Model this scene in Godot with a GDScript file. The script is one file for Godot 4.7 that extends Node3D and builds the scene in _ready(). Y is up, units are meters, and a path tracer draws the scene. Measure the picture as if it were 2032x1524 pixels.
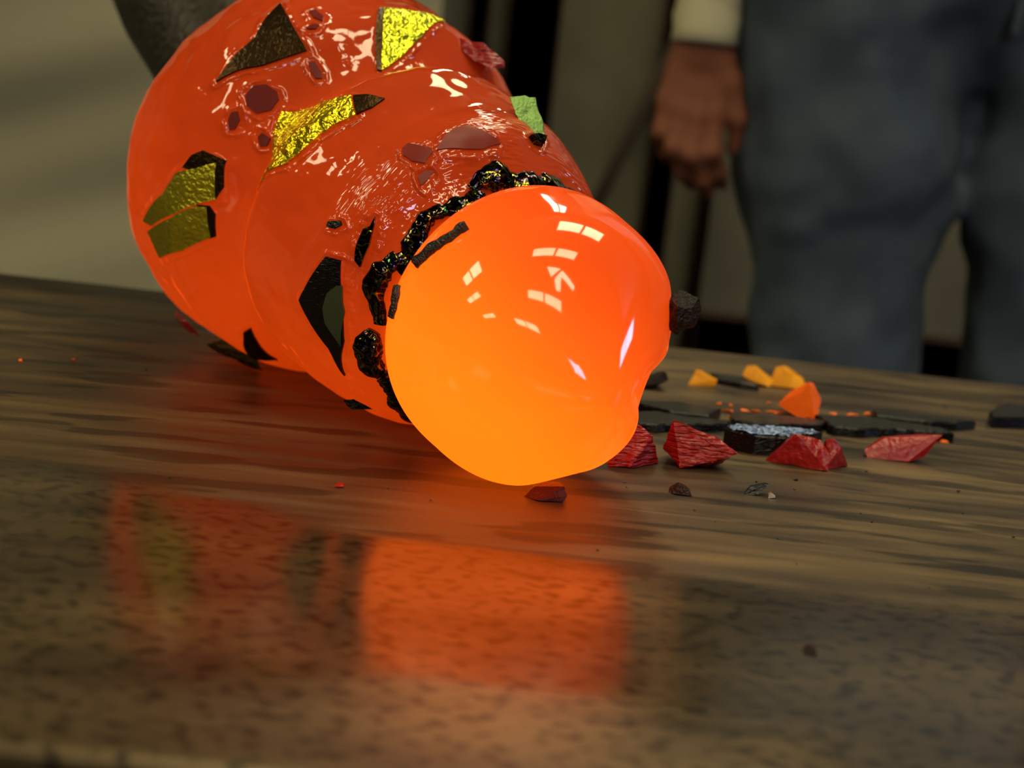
extends Node3D
# A hot glass gather rolled over glass pieces on a steel marver, in a glass workshop. Metres, y up.

const TOP := 0.60                     # height of the steel table top
# the gather's axis (table-top coordinates) and its fitted profile
const AX_C := Vector3(-0.009095, 0.059757, -0.517476)
const AX_A := Vector3(0.516894, -0.203993, 0.831388)
const AX_1 := Vector3(0.849246, 0.0, -0.527997)
const AX_2 := Vector3(0.107708, 0.978972, 0.173240)
const TIP := 0.100551
const S_BACK := -0.30
const KN := [-0.34, -0.30, -0.27, -0.24, -0.21, -0.18, -0.15, -0.12, -0.095, -0.07, -0.045, -0.02, 0.0, 0.02, 0.04, 0.07, 0.11]
const KR := [0.02141, 0.02952, 0.04618, 0.06753, 0.08138, 0.09218, 0.08999, 0.08397, 0.06583, 0.0732, 0.0681, 0.0613, 0.04295, 0.05253, 0.05298, 0.05083, 0.02041]
const OKN := [-0.34, -0.24, -0.17, -0.1, -0.04, 0.02, 0.11]
const O1 := [-0.00139, 0.00611, -0.00412, -0.00452, 0.00119, -0.00288, -0.01384]
const O2 := [0.00804, -0.02089, -0.00454, -0.00075, -0.0025, -0.0006, 0.00338]
const SHARD := {
	"A": [[-143.7, 2065], [-121.0, 2116], [-110.9, 2134], [-115.5, 2366], [-125.5, 2576], [-125.4, 2488], [-128.9, 2291]],
	"B": [[-123.3, 1622], [-121.7, 1464], [-126.6, 1255], [-111.3, 1455], [-103.2, 1602], [-95.2, 1801], [-108.5, 1707]],
	"B2": [[-122.2, 1660], [-123.3, 1622], [-108.5, 1707], [-95.2, 1801], [-95.6, 1829]],
	"C": [[-98.8, 2475], [-89.4, 2366], [-71.4, 2297], [-64.6, 2204], [-55.5, 2265], [-58.5, 2455], [-62.5, 2702], [-88.4, 2963], [-82.6, 2788], [-94.9, 2619]],
	"C2": [[-63.6, 2199], [-59.9, 2135], [-55.8, 2081], [-54.2, 2172], [-55.2, 2261]],
	"D": [[-123.3, 3067], [-114.1, 2995], [-108.0, 2924], [-105.6, 3117], [-110.2, 3162], [-121.0, 3266], [-145.1, 3403], [-153.3, 3399], [-129.9, 3193]],
	"D2": [[-120.1, 3022], [-117.3, 2946], [-113.9, 2896], [-105.6, 2889], [-105.5, 2919], [-108.0, 2924], [-113.9, 3008]],
	"D3": [[-108.0, 2924], [-105.5, 2919], [-104.0, 3038], [-105.6, 3117]],
	"E": [[-152.1, 3455], [-122.5, 3290], [-111.8, 3186], [-108.4, 3176], [-107.5, 3351], [-118.3, 3450], [-143.9, 3576]],
	"E2": [[-111.9, 3180], [-107.6, 3167], [-105.7, 3209], [-105.9, 3341], [-107.9, 3359], [-108.5, 3191]],
	"Fd": [[-22.9, 2999], [-18.0, 2985], [-16.2, 3257], [-16.9, 3549], [-23.1, 3837], [-23.7, 3604], [-33.6, 3323]],
	"Fg": [[-18.0, 3147], [-16.5, 3141], [-16.0, 3327], [-18.1, 3582], [-19.6, 3518], [-22.5, 3421], [-22.8, 3322], [-21.0, 3214]],
	"G": [[-113.2, 4026], [-109.1, 4008], [-113.5, 4186], [-115.9, 4328], [-115.9, 4311], [-121.1, 4259], [-122.6, 4207]],
	"K": [[-112.0, 2538], [-112.0, 2472], [-109.4, 2422], [-105.3, 2409], [-102.9, 2433], [-102.4, 2509], [-105.2, 2578], [-109.2, 2577]],
	"L1": [[-111.4, 2696], [-111.8, 2653], [-110.3, 2628], [-108.1, 2658], [-107.9, 2715], [-109.4, 2737]],
	"L2": [[-100.7, 2682], [-100.0, 2645], [-95.6, 2644], [-95.2, 2696], [-98.1, 2722]],
	"L3": [[-107.0, 2166], [-106.4, 2134], [-102.4, 2139], [-100.2, 2158], [-101.2, 2188], [-104.1, 2187]],
	"L4": [[-129.3, 1989], [-129.1, 1958], [-122.4, 1951], [-119.9, 1972], [-123.6, 1997]],
	"L5": [[-119.6, 2065], [-119.5, 2024], [-118.1, 2001], [-116.4, 2030], [-118.1, 2062]],
	"M1": [[-21.2, 1981], [-23.6, 1889], [-23.6, 1806], [-19.4, 1697], [-16.8, 1634], [-15.6, 1759], [-16.0, 1902], [-17.9, 2070]],
	"M2": [[-26.1, 2224], [-26.5, 2178], [-21.5, 2129], [-18.0, 2091], [-16.2, 2177], [-18.9, 2234], [-22.9, 2250]],
	"M3": [[-14.4, 2260], [-14.5, 2205], [-13.4, 2155], [-12.3, 2223], [-12.2, 2284]],
	"N": [[-22.8, 1386], [-26.0, 1308], [-26.6, 1234], [-21.6, 1278], [-20.8, 1355]],
	"P": [[-14.4, 2944], [-15.4, 2846], [-15.7, 2741], [-14.6, 2704], [-14.9, 2637], [-13.9, 2691], [-12.6, 2809], [-12.7, 2973]],
	"X1": [[-28.9, 2823], [-23.9, 2778], [-22.6, 2794], [-24.7, 2838], [-28.2, 2851]],
}
const CRINKLE := [ [-44.2, 2454, 7.7], [-24.5, 2493, 8.7], [-10.0, 2179, 6.9], [-11.4, 2471, 6.9], [-16.3, 2634, 6.2], [-100.7, 1547, 5.4], [-65.8, 1503, 4.6], [-50.9, 1571, 3.5], [-127.0, 2413, 6.2], [-129.2, 2650, 4.2], [-39.6, 1452, 3.9], [-19.1, 1089, 3.9], [-104.6, 2027, 6.9], [-120.8, 3925, 5.8], [-134.6, 3687, 4.6], [-124.7, 4165, 5.4], [-15.2, 3076, 3.1], [-56.6, 2722, 3.9] ]
const CHUNK := {
	"red_half": [[50.0, -525.5], [-9.6, 0.0, 11.1, -0.9, 0.0, 11.2, 11.9, 0.0, -2.0, -2.7, 17.5, 5.2, 2.7, 15.8, 4.2, 7.1, 12.5, 5.2, -8.4, 8.3, 7.2, -7.2, 0.0, -0.9, -0.7, 0.0, -0.8, 8.9, 0.0, -14.0, -2.0, 14.0, -6.8, 2.0, 12.7, -7.8, 5.3, 10.0, -6.8, -6.3, 6.7, -4.8]],
	"red_ribbed": [[77.1, -533.9], [-13.9, 5.9, 3.7, -7.6, 0.0, 11.7, 8.4, 0.0, 1.0, 14.9, 8.1, 7.7, 7.7, 12.4, 5.7, -11.9, 18.8, 7.7, -10.0, 18.1, 7.7, 12.4, 6.3, 8.7, -10.4, 4.8, -9.8, -5.7, 0.0, -1.8, 6.3, 0.0, -12.5, 11.2, 6.5, -5.8, 5.8, 9.9, -7.8, -8.9, 15.0, -5.8, -7.5, 14.5, -5.8, 9.3, 5.0, -4.8]],
	"red_wedge": [[124.4, -554.5], [-15.9, 0.0, 2.0, 8.8, 0.0, 10.1, -5.6, 13.5, 5.1, -1.2, 11.8, 5.1, 5.1, 11.8, 4.1, 8.8, 7.2, 7.1, -11.9, 0.0, -9.2, 6.6, 0.0, -1.1, -4.2, 10.8, -6.1, -0.9, 9.4, -6.1, 3.8, 9.5, -7.1, 6.6, 5.7, -4.1]],
	"red_block": [[137.0, -556.5], [-3.6, 0.0, 8.1, 7.3, 0.0, -1.5, -1.6, 12.9, 4.1, -4.3, 11.2, 3.1, 2.2, 9.0, 5.1, -2.7, 0.0, 0.6, 5.5, 0.0, -9.0, -1.2, 10.3, -3.4, -3.2, 9.0, -4.4, 1.6, 7.2, -2.4]],
	"red_boat": [[172.0, -586.3], [-14.1, 0.0, 7.2, 3.0, 0.0, 8.4, -15.7, 2.8, 5.4, -6.6, 8.6, 2.4, 5.9, 9.5, 2.4, 17.2, 13.1, 4.4, 10.4, 2.6, 6.4, -10.6, 0.0, -3.3, 2.3, 0.0, -2.1, -11.8, 2.2, -5.1, -5.0, 6.9, -8.1, 4.4, 7.6, -8.1, 12.9, 10.5, -6.1, 7.8, 2.1, -4.1]],
	"red_under": [[17.0, -462.9], [-8.5, 0.0, 3.3, -3.1, 0.0, 7.4, 5.4, 0.0, 6.0, 6.7, 2.4, 5.4, 4.8, 5.1, 3.4, -5.3, 3.5, 1.4, -6.3, 0.0, -5.7, -2.3, 0.0, -1.6, 4.0, 0.0, -3.0, 5.0, 1.9, -3.6, 3.6, 4.1, -5.6, -4.0, 2.8, -7.6]],
	"yellow_small": [[100.2, -708.6], [-8.3, 0.0, 6.7, 6.4, 0.0, 3.9, -4.5, 8.1, 2.7, 7.2, 4.1, 3.7, -0.8, 7.2, 1.7, -6.3, 0.0, -0.8, 4.8, 0.0, -3.6, -3.3, 6.5, -4.8, 5.4, 3.3, -3.8, -0.6, 5.8, -5.8]],
	"yellow_curl": [[130.3, -726.2], [3.0, 0.0, 2.8, 7.2, 0.0, 7.2, -7.5, 5.6, 3.2, -5.2, 9.9, 2.2, -0.9, 10.6, 2.2, 10.1, 3.7, 3.2, -6.7, 4.1, 5.2, 2.3, 0.0, -4.7, 5.4, 0.0, -0.3, -5.6, 4.5, -4.3, -3.9, 7.9, -5.3, -0.7, 8.5, -5.3, 7.5, 2.9, -4.3, -5.0, 3.3, -2.3]],
	"yellow_round": [[147.9, -732.2], [-8.0, 0.0, 6.5, 4.8, 0.0, 9.0, 10.7, 2.3, 6.0, -7.9, 5.0, 5.0, -6.0, 9.6, 3.0, -1.9, 11.5, 3.0, 8.3, 6.4, 4.0, -6.0, 0.0, -4.0, 3.6, 0.0, -1.5, 8.1, 1.8, -4.5, -5.9, 4.0, -5.5, -4.5, 7.7, -7.5, -1.4, 9.2, -7.5, 6.2, 5.1, -6.5]],
	"orange_wedge": [[143.1, -657.2], [-2.9, 0.0, 8.7, 5.6, 0.0, 6.7, -13.0, 4.5, 4.7, -7.2, 11.4, 2.7, 0.4, 17.2, 3.7, 3.1, 16.6, 1.7, 8.5, 8.9, 1.7, 7.4, 2.0, 4.7, -1.8, 12.9, 5.7, -2.2, 0.0, -0.3, 4.2, 0.0, -2.3, -9.8, 3.6, -4.3, -5.4, 9.1, -6.3, 0.3, 13.8, -5.3, 2.3, 13.3, -7.3, 6.4, 7.1, -7.3, 5.6, 1.6, -4.3, -1.4, 10.3, -3.3]],
	"brown_bit": [[66.1, -488.0], [-4.5, 0.0, 2.2, -2.3, 0.0, 4.6, 4.2, 0.0, 4.7, -0.6, 3.2, 1.7, 3.1, 2.1, 1.7, -3.4, 0.0, -3.8, -1.7, 0.0, -1.4, 3.2, 0.0, -1.3, -0.4, 2.6, -4.3, 2.4, 1.7, -4.3]],
	"black_bit": [[95.7, -498.5], [-4.4, 0.0, 3.6, 1.6, 0.0, 3.3, -2.0, 2.7, 1.6, 4.8, 4.4, 0.6, -3.3, 0.0, -0.9, 1.2, 0.0, -1.2, -1.5, 2.1, -2.9, 3.6, 3.5, -3.9]],
	"clear_bit": [[101.4, -495.1], [-1.4, 0.0, 2.2, 1.3, 0.0, 1.8, -0.2, 2.0, 1.2, -1.0, 1.1, 1.2, 1.3, 1.2, 1.2, -1.0, 0.0, -0.8, 1.0, 0.0, -1.2, -0.1, 1.6, -1.8, -0.8, 0.9, -1.8, 0.9, 1.0, -1.8]],
	"dark_near": [[86.3, -342.3], [-2.1, 0.0, 3.0, 1.8, 0.0, 2.6, -1.0, 1.0, 1.0, 1.3, 1.4, 1.0, -1.5, 0.0, -0.8, 1.3, 0.0, -1.2, -0.8, 0.8, -2.8, 1.0, 1.1, -2.8]],
	"brown_behind": [[71.9, -685.7], [-9.3, 0.0, 10.2, -0.4, 0.0, 5.3, 6.6, 5.4, 6.2, 5.5, 9.4, 4.2, -2.4, 5.9, 4.2, -6.9, 0.0, -1.8, -0.3, 0.0, -6.7, 4.9, 4.3, -5.8, 4.1, 7.5, -7.8, -1.8, 4.7, -7.8]],
	"red_bit": [[-54.8, -447.1], [-1.7, 0.0, 1.9, 1.7, 0.0, 1.2, -1.2, 0.7, 0.9, 1.0, 1.1, 0.9, 0.1, 0.5, 2.4, -1.2, 0.0, -1.1, 1.3, 0.0, -1.8, -0.9, 0.5, -2.1, 0.8, 0.9, -2.1, 0.1, 0.4, -0.6]],
}
const PLATE := {
	"under": [[71.0, -621.1, 4.5], [-17.7, -3.1, -11.6, -5.2, 8.3, -13.3, 28.4, -6.9, 20.5, 11.0, 2.4, 10.6, -12.3, 1.9, -18.1, 4.9]],
	"crooked": [[73.9, -595.9, 4.0], [-23.2, -2.2, -7.3, -14.4, 6.0, -8.5, 26.5, -10.3, 25.1, -3.6, 4.4, 6.4, -8.4, 14.6, -23.2, 17.9]],
	"flat": [[122.4, -617.9, 4.5], [-19.9, -2.9, -9.8, -5.8, 8.9, -11.9, 26.7, -10.0, 22.1, 0.6, 4.4, 8.1, -11.4, 12.7, -20.9, 9.2]],
	"crinkled": [[111.9, -572.0, 8.5], [-19.0, 1.3, -13.7, -5.0, 5.0, -10.1, 25.6, -10.4, 20.5, -2.4, 6.0, 8.9, -7.3, 11.5, -17.2, 6.1]],
	"ragged": [[178.4, -633.6, 4.5], [-32.5, -5.6, -21.1, -10.2, -0.7, -13.7, 13.3, -10.8, 29.1, -7.7, 32.5, 2.1, 21.0, 5.5, 4.0, 6.3, -17.4, 16.5, -28.2, 17.6]],
	"long": [[201.7, -662.5, 4.5], [-21.6, -4.1, -11.0, -7.2, -3.3, -6.4, 14.1, -5.9, 30.8, -5.1, 18.7, 4.1, 4.9, 8.6, -10.5, 8.4, -22.2, 7.6]],
	"behind": [[117.6, -720.0, 3.0], [-10.7, -10.0, -2.4, -10.5, 6.4, -8.4, 12.6, 11.6, 2.7, 11.7, -8.6, 5.7]],
	"edge": [[263.1, -699.8, 6.0], [-17.6, 11.5, -7.6, -6.9, 2.1, -20.8, 12.1, -19.5, 20.9, -14.0, 11.4, 10.0, -1.9, 16.6, -19.5, 23.0]],
}
const CRUMB := [[102.6, -659.0, 1.46, 0.98], [108.7, -659.8, 0.98, 0.73], [129.9, -674.3, 1.25, 1.00], [105.1, -644.3, 2.86, 0.95], [114.7, -649.1, 2.64, 0.96], [120.0, -651.8, 2.41, 0.97], [127.4, -654.4, 2.18, 0.97], [131.9, -654.3, 2.91, 0.97], [88.6, -626.2, 1.39, 0.70], [103.5, -619.8, 1.15, 0.92], [104.4, -631.9, 0.94, 0.70], [144.6, -650.6, 3.37, 0.96], [148.2, -650.2, 1.93, 0.96], [160.8, -666.5, 2.22, 0.74], [170.8, -668.1, 3.22, 0.99], [179.7, -673.7, 2.00, 1.50], [179.3, -632.3, 1.41, 0.94], [205.7, -628.4, 2.33, 0.93], [-216.3, -584.3, 0.87, 0.87], [-197.6, -598.1, 0.89, 0.89]]
const SPECK := [[46.2, -485.8, 0.54, 6], [46.1, -492.7, 0.55, 5], [69.3, -465.6, 0.69, 7], [75.3, -453.4, 0.50, 8], [95.2, -441.9, 0.65, 10], [32.3, -408.4, 0.61, 4], [184.3, -534.6, 1.19, 21], [133.2, -485.3, 0.72, 14], [134.9, -475.4, 0.70, 16], [186.5, -476.0, 1.06, 24], [162.8, -545.6, 0.81, 17], [155.5, -500.3, 0.56, 18], [136.6, -406.8, 0.60, 19], [-22.9, -441.8, 0.65, 3], [116.3, -525.0, 1.17, 12], [113.2, -509.9, 0.76, 11], [232.2, -716.9, 1.59, 20], [239.9, -671.4, 1.24, 23], [151.0, -551.8, 0.82, 15], [98.8, -514.9, 0.76, 9], [-163.3, -594.0, 0.88, 0], [175.9, -501.4, 0.56, 22], [96.6, -416.4, 0.46, 13], [-110.1, -435.2, 0.64, 1], [-38.4, -450.5, 0.50, 2]]
const STUCK := {
	"red_top": ["red_glass", -39.7, 159.6, -617.5, -34.3, 158.5, -615.3, -28.7, 157.8, -615.1, -22.9, 154.8, -616.6, -18.8, 151.6, -618.0, -18.9, 148.8, -618.4, -24.2, 148.0, -612.1, -32.2, 150.4, -611.6, -38.4, 155.2, -613.6, -31.3, 156.6, -627.1, -23.1, 153.1, -628.5, -26.0, 149.3, -625.7, -36.8, 154.8, -626.8],
	"nub": ["brown_glass", 50.7, 64.2, -464.2, 51.1, 74.3, -468.3, 53.6, 76.9, -470.9, 56.9, 76.4, -472.8, 61.9, 74.6, -474.5, 63.5, 68.9, -475.4, 61.0, 64.1, -472.3, 55.4, 61.7, -467.8, 53.2, 72.2, -459.7, 58.3, 71.8, -463.7, 58.5, 67.4, -462.8, 53.9, 67.1, -459.7, 58.4, 71.1, -484.0, 61.9, 64.4, -482.6],
	"low_wedge": ["bronze", -143.9, 9.0, -623.8, -140.6, 11.0, -624.2, -135.5, 11.9, -622.3, -120.0, 7.5, -617.4, -115.7, 1.1, -616.1, -120.9, 1.3, -618.1, -141.8, 7.1, -623.4, -138.4, 6.6, -631.5, -123.2, 2.7, -628.6],
	"black_wedge": ["black_glass", -65.6, 12.0, -526.0, -61.5, 13.5, -524.2, -53.5, 10.2, -523.5, -61.6, 8.7, -525.3, -63.8, 9.9, -525.5, -62.8, 9.4, -533.6, -58.7, 8.9, -533.5],
	"red_fin": ["red_glass", -167.2, 17.0, -648.7, -164.5, 19.3, -647.1, -158.5, 14.5, -644.1, -151.0, 8.6, -642.9, -158.2, 9.1, -647.1, -164.7, 14.5, -649.2, -162.6, 12.5, -653.9, -157.3, 9.4, -653.3],
	"standing_shard": ["green", -13.1, 136.0, -543.2, -13.1, 136.1, -545.5, -3.1, 137.2, -547.5, -3.1, 137.2, -549.8, 2.0, 123.1, -540.6, 2.1, 123.1, -542.8, -4.1, 123.7, -538.7, -4.2, 123.6, -540.9, -10.4, 130.1, -540.0, -10.4, 130.1, -542.2],
}
const PIPE_TO := Vector3(-0.2728, 0.2096, -0.9851)


var taken := {}
var wob := FastNoiseLite.new()
var fine := FastNoiseLite.new()
var mats := {}
var rng := RandomNumberGenerator.new()


func _ready() -> void:
	rng.seed = 7
	# ---------- camera ----------
	var cam := Camera3D.new()
	cam.name = "camera"
	add_child(cam)
	var right := Vector3(0.99396096, 0.10753136, -0.0218775)
	var up := Vector3(-0.10973431, 0.9740069, -0.19816394)
	var fwd := Vector3(0, -0.19936793, -0.9799247)
	cam.transform = Transform3D(Basis(right, up, -fwd), Vector3(0, TOP + 0.133, 0))
	var at := CameraAttributesPhysical.new()
	at.frustum_focal_length = 42.5
	at.frustum_focus_distance = 0.50
	at.exposure_aperture = 42.5 / 5.2
	at.frustum_near = 0.02
	at.frustum_far = 100.0
	cam.attributes = at
	cam.keep_aspect = Camera3D.KEEP_HEIGHT
	cam.fov = rad_to_deg(2.0 * atan(762.0 / 2700.0))
	cam.near = 0.02
	cam.current = true
	# ---------- sky, exposure ----------
	var we := WorldEnvironment.new()
	we.name = "world_environment"
	var env := Environment.new()
	env.background_mode = Environment.BG_SKY
	var sky := Sky.new()
	var sm := ProceduralSkyMaterial.new()
	sm.sky_top_color = Color(0.45, 0.55, 0.7)
	sm.sky_horizon_color = Color(0.7, 0.75, 0.8)
	sm.ground_bottom_color = Color(0.2, 0.18, 0.15)
	sm.ground_horizon_color = Color(0.5, 0.5, 0.5)
	sky.sky_material = sm
	env.sky = sky
	env.tonemap_mode = Environment.TONE_MAPPER_LINEAR
	env.tonemap_exposure = 1.0
	env.sdfgi_enabled = true
	env.ssao_enabled = true
	env.ssil_enabled = true
	we.environment = env
	add_child(we)
	# ---------- skylights and windows (glowing panes and their lights) ----------
	for r in SKYLIGHT:
		skylight(r[0], r[1], r[2], r[3])
	roof_chevron()
	window("window_1", "tall frosted window high in the wall facing the table's far side", Vector3(0.1, 3.25, -3.65), 0.0, 0.28, 0.8, Color(1.0, 0.96, 0.82), 4.0)
	window("window_2", "wide bluish daylight window in the side wall beyond the person", Vector3(7.2, 3.0, -1.0), -PI / 2, 1.7, 0.8, Color(0.82, 0.86, 1.0), 4.5)
	window("window_3", "bluish daylight window in the wall behind the camera", Vector3(2.1, 3.1, 9.5), PI, 1.3, 1.5, Color(0.85, 0.86, 1.0), 4.5)

	wob.seed = 11
	wob.frequency = 26.0
	wob.fractal_octaves = 3
	fine.seed = 5
	fine.frequency = 240.0
	fine.fractal_octaves = 2
	make_materials()
	room()
	table()
	gather()
	pieces()
	person()


# ================= helpers =================
func numbered(n: String) -> String:
	if not taken.has(n):
		taken[n] = 0
		return n
	taken[n] += 1
	return "%s_%03d" % [n, taken[n]]

func tag(o: Node, label: String, category: String, group := "") -> void:
	o.set_meta("label", label)
	o.set_meta("category", category)
	if group:
		o.set_meta("group", group)

func obj(called: String, m: Mesh, mat: Material, parent: Node = self) -> MeshInstance3D:
	var o := MeshInstance3D.new()
	o.name = numbered(called) if parent == self else called
	o.mesh = m
	o.material_override = mat
	parent.add_child(o, true)
	return o

func struct(called: String, m: Mesh, mat: Material, at := Vector3.ZERO, parent: Node = self) -> MeshInstance3D:
	var o := obj(called, m, mat, parent)
	o.position = at
	if parent == self:
		o.set_meta("kind", "structure")
	return o

func thing(called: String, label: String, category: String, at := Vector3.ZERO, group := "") -> Node3D:
	var o := Node3D.new()
	o.name = numbered(called)
	add_child(o)
	o.position = at
	tag(o, label, category, group)
	return o

func begin() -> SurfaceTool:
	var st := SurfaceTool.new()
	st.begin(Mesh.PRIMITIVE_TRIANGLES)
	return st

# a triangle whose front looks along n
func tri(st: SurfaceTool, a: Vector3, b: Vector3, c: Vector3, n: Vector3) -> void:
	if (a - c).cross(a - b).dot(n) < 0.0:
		var t := b
		b = c
		c = t
	st.add_vertex(a)
	st.add_vertex(b)
	st.add_vertex(c)

func done(st: SurfaceTool) -> ArrayMesh:
	st.generate_normals()
	return st.commit()

# box with chamfered edges
func box(size: Vector3, bevel := 0.01) -> ArrayMesh:
	var st := begin()
	st.set_smooth_group(-1)
	box_into(st, size, bevel, Transform3D())
	return done(st)

func box_into(st: SurfaceTool, size: Vector3, bevel: float, x: Transform3D) -> void:
	var h := size / 2.0
	bevel = minf(bevel, minf(h.x, minf(h.y, h.z)) * 0.9)
	var pts: Array[Vector3] = []
	for sx in [-1, 1]:
		for sy in [-1, 1]:
			for sz in [-1, 1]:
				for k in 3:
					var v := h - Vector3.ONE * bevel
					v[k] = h[k]
					pts.append(x * Vector3(v.x * sx, v.y * sy, v.z * sz))
	hull_into(st, pts)

func hull_faces(pts: Array[Vector3]) -> Array:
	# brute-force convex hull: each supporting plane once, its points ordered round it
	var out := []
	var seen := {}
	var n := pts.size()
	var size := 0.0
	for p in pts:
		size = maxf(size, (p - pts[0]).length())
	for i in n:
		for j in range(i + 1, n):
			for k in range(j + 1, n):
				var nn := (pts[j] - pts[i]).cross(pts[k] - pts[i])
				if nn.length() < 1e-7 * size * size:
					continue
				nn = nn.normalized()
				var lo := 0.0
				var hi := 0.0
				var on := []
				for m in n:
					var d := nn.dot(pts[m] - pts[i])
					lo = minf(lo, d)
					hi = maxf(hi, d)
					if absf(d) < 2e-4 * size:
						on.append(m)
				if lo < -2e-4 * size and hi > 2e-4 * size:
					continue
				if seen.has(on):
					continue
				seen[on] = true
				if hi > 2e-4 * size:
					nn = -nn
				var c := Vector3.ZERO
				for m in on:
					c += pts[m]
				c /= on.size()
				var u := (pts[on[0]] - c).normalized()
				var w := nn.cross(u)
				on.sort_custom(func(a, b): return atan2(w.dot(pts[a] - c), u.dot(pts[a] - c)) < atan2(w.dot(pts[b] - c), u.dot(pts[b] - c)))
				out.append([nn, on])
	return out

func hull_into(st: SurfaceTool, pts: Array[Vector3]) -> void:
	for f in hull_faces(pts):
		for k in range(1, f[1].size() - 1):
			tri(st, pts[f[1][0]], pts[f[1][k]], pts[f[1][k + 1]], f[0])

# a broken piece of glass: a hull with subdivided, slightly hollowed conchoidal faces
func shatter(pts: Array[Vector3], rough: float, sd: int) -> ArrayMesh:
	var st := begin()
	var nz := FastNoiseLite.new()
	nz.seed = sd
	nz.frequency = 130.0
	nz.fractal_octaves = 3
	var c := Vector3.ZERO
	for p in pts:
		c += p
	c /= pts.size()
	var g := 0
	for f in hull_faces(pts):
		g += 1
		st.set_smooth_group(g)
		var fc := Vector3.ZERO
		for m in f[1]:
			fc += pts[m]
		fc /= f[1].size()
		for k in f[1].size():
			var list := [[pts[f[1][k]], pts[f[1][(k + 1) % f[1].size()]], fc]]
			for lev in 3:
				var nx := []
				for t in list:
					var ab: Vector3 = (t[0] + t[1]) / 2
					var bc: Vector3 = (t[1] + t[2]) / 2
					var ca: Vector3 = (t[2] + t[0]) / 2
					nx.append_array([[t[0], ab, ca], [ab, t[1], bc], [ca, bc, t[2]], [ab, bc, ca]])
				list = nx
			for t in list:
				var v: Array[Vector3] = []
				for p in t:
					var d: Vector3 = (p - c).normalized()
					var q: Vector3 = p + d * nz.get_noise_3dv(p) * rough
					q.y = maxf(q.y, 0.0)
					v.append(q)
				tri(st, v[0], v[1], v[2], f[0])
	return done(st)

# flat polygon (x, z) extruded from y0 to y1 with a small bevel
func slab(poly: PackedVector2Array, y0: float, y1: float, bev: float, jag := 0.0, sd := 1) -> ArrayMesh:
	var r := RandomNumberGenerator.new()
	r.seed = sd
	var p := PackedVector2Array()
	for i in poly.size():      # break the straight edges up
		var a := poly[i]
		var b := poly[(i + 1) % poly.size()]
		var nrm := (b - a).orthogonal().normalized()
		var steps := maxi(1, int((b - a).length() / 0.004)) if jag > 0.0 else 1
		for k in steps:
			p.append(a.lerp(b, float(k) / steps) + (nrm * r.randf_range(-jag, jag) if k else Vector2.ZERO))
	var ins := Geometry2D.offset_polygon(p, -bev)
	var topp: PackedVector2Array = ins[0] if ins.size() else p
	var st := begin()
	st.set_smooth_group(-1)
	var idx := Geometry2D.triangulate_polygon(topp)
	for i in range(0, idx.size(), 3):
		tri(st, v3(topp[idx[i]], y1), v3(topp[idx[i + 1]], y1), v3(topp[idx[i + 2]], y1), Vector3.UP)
	idx = Geometry2D.triangulate_polygon(p)
	for i in range(0, idx.size(), 3):
		tri(st, v3(p[idx[i]], y0), v3(p[idx[i + 1]], y0), v3(p[idx[i + 2]], y0), Vector3.DOWN)
	var c := Vector2.ZERO
	for q in p:
		c += q
	c /= p.size()
	for i in p.size():
		var a := p[i]
		var b := p[(i + 1) % p.size()]
		var out := (a + b) / 2 - c
		var n := (b - a).orthogonal()
		if n.dot(out) < 0:
			n = -n
		tri(st, v3(a, y0), v3(b, y0), v3(b, y1 - bev), v3(n, 0))
		tri(st, v3(a, y0), v3(b, y1 - bev), v3(a, y1 - bev), v3(n, 0))
		var a2 := nearest(topp, a)
		var b2 := nearest(topp, b)
		tri(st, v3(a, y1 - bev), v3(b, y1 - bev), v3(b2, y1), v3(n, n.length()))
		if a2 != b2:
			tri(st, v3(a, y1 - bev), v3(b2, y1), v3(a2, y1), v3(n, n.length()))
	return done(st)

# a top face thrown into long fine ridges
func ridges(poly: PackedVector2Array, y: float) -> ArrayMesh:
	var nz := FastNoiseLite.new()
	nz.seed = 8
	nz.frequency = 1.0
	nz.fractal_octaves = 2
	var st := begin()
	st.set_smooth_group(0)
	var idx := Geometry2D.triangulate_polygon(poly)
	for i in range(0, idx.size(), 3):
		var list := [[poly[idx[i]], poly[idx[i + 1]], poly[idx[i + 2]]]]
		for l in 5:
			var nx := []
			for t in list:
				var ab: Vector2 = (t[0] + t[1]) / 2
				var bc: Vector2 = (t[1] + t[2]) / 2
				var ca: Vector2 = (t[2] + t[0]) / 2
				nx.append_array([[t[0], ab, ca], [ab, t[1], bc], [ca, bc, t[2]], [ab, bc, ca]])
			list = nx
		for t in list:
			var v: Array[Vector3] = []
			for q in t:
				v.append(v3(q, y + 0.0009 * nz.get_noise_2d(q.x * 130.0, q.y * 520.0)))
			tri(st, v[0], v[1], v[2], Vector3.UP)
	return done(st)

func v3(p: Vector2, y: float) -> Vector3:
	return Vector3(p.x, y, p.y)

func nearest(poly: PackedVector2Array, p: Vector2) -> Vector2:
	var best := poly[0]
	for q in poly:
		if q.distance_squared_to(p) < best.distance_squared_to(p):
			best = q
	return best

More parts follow.
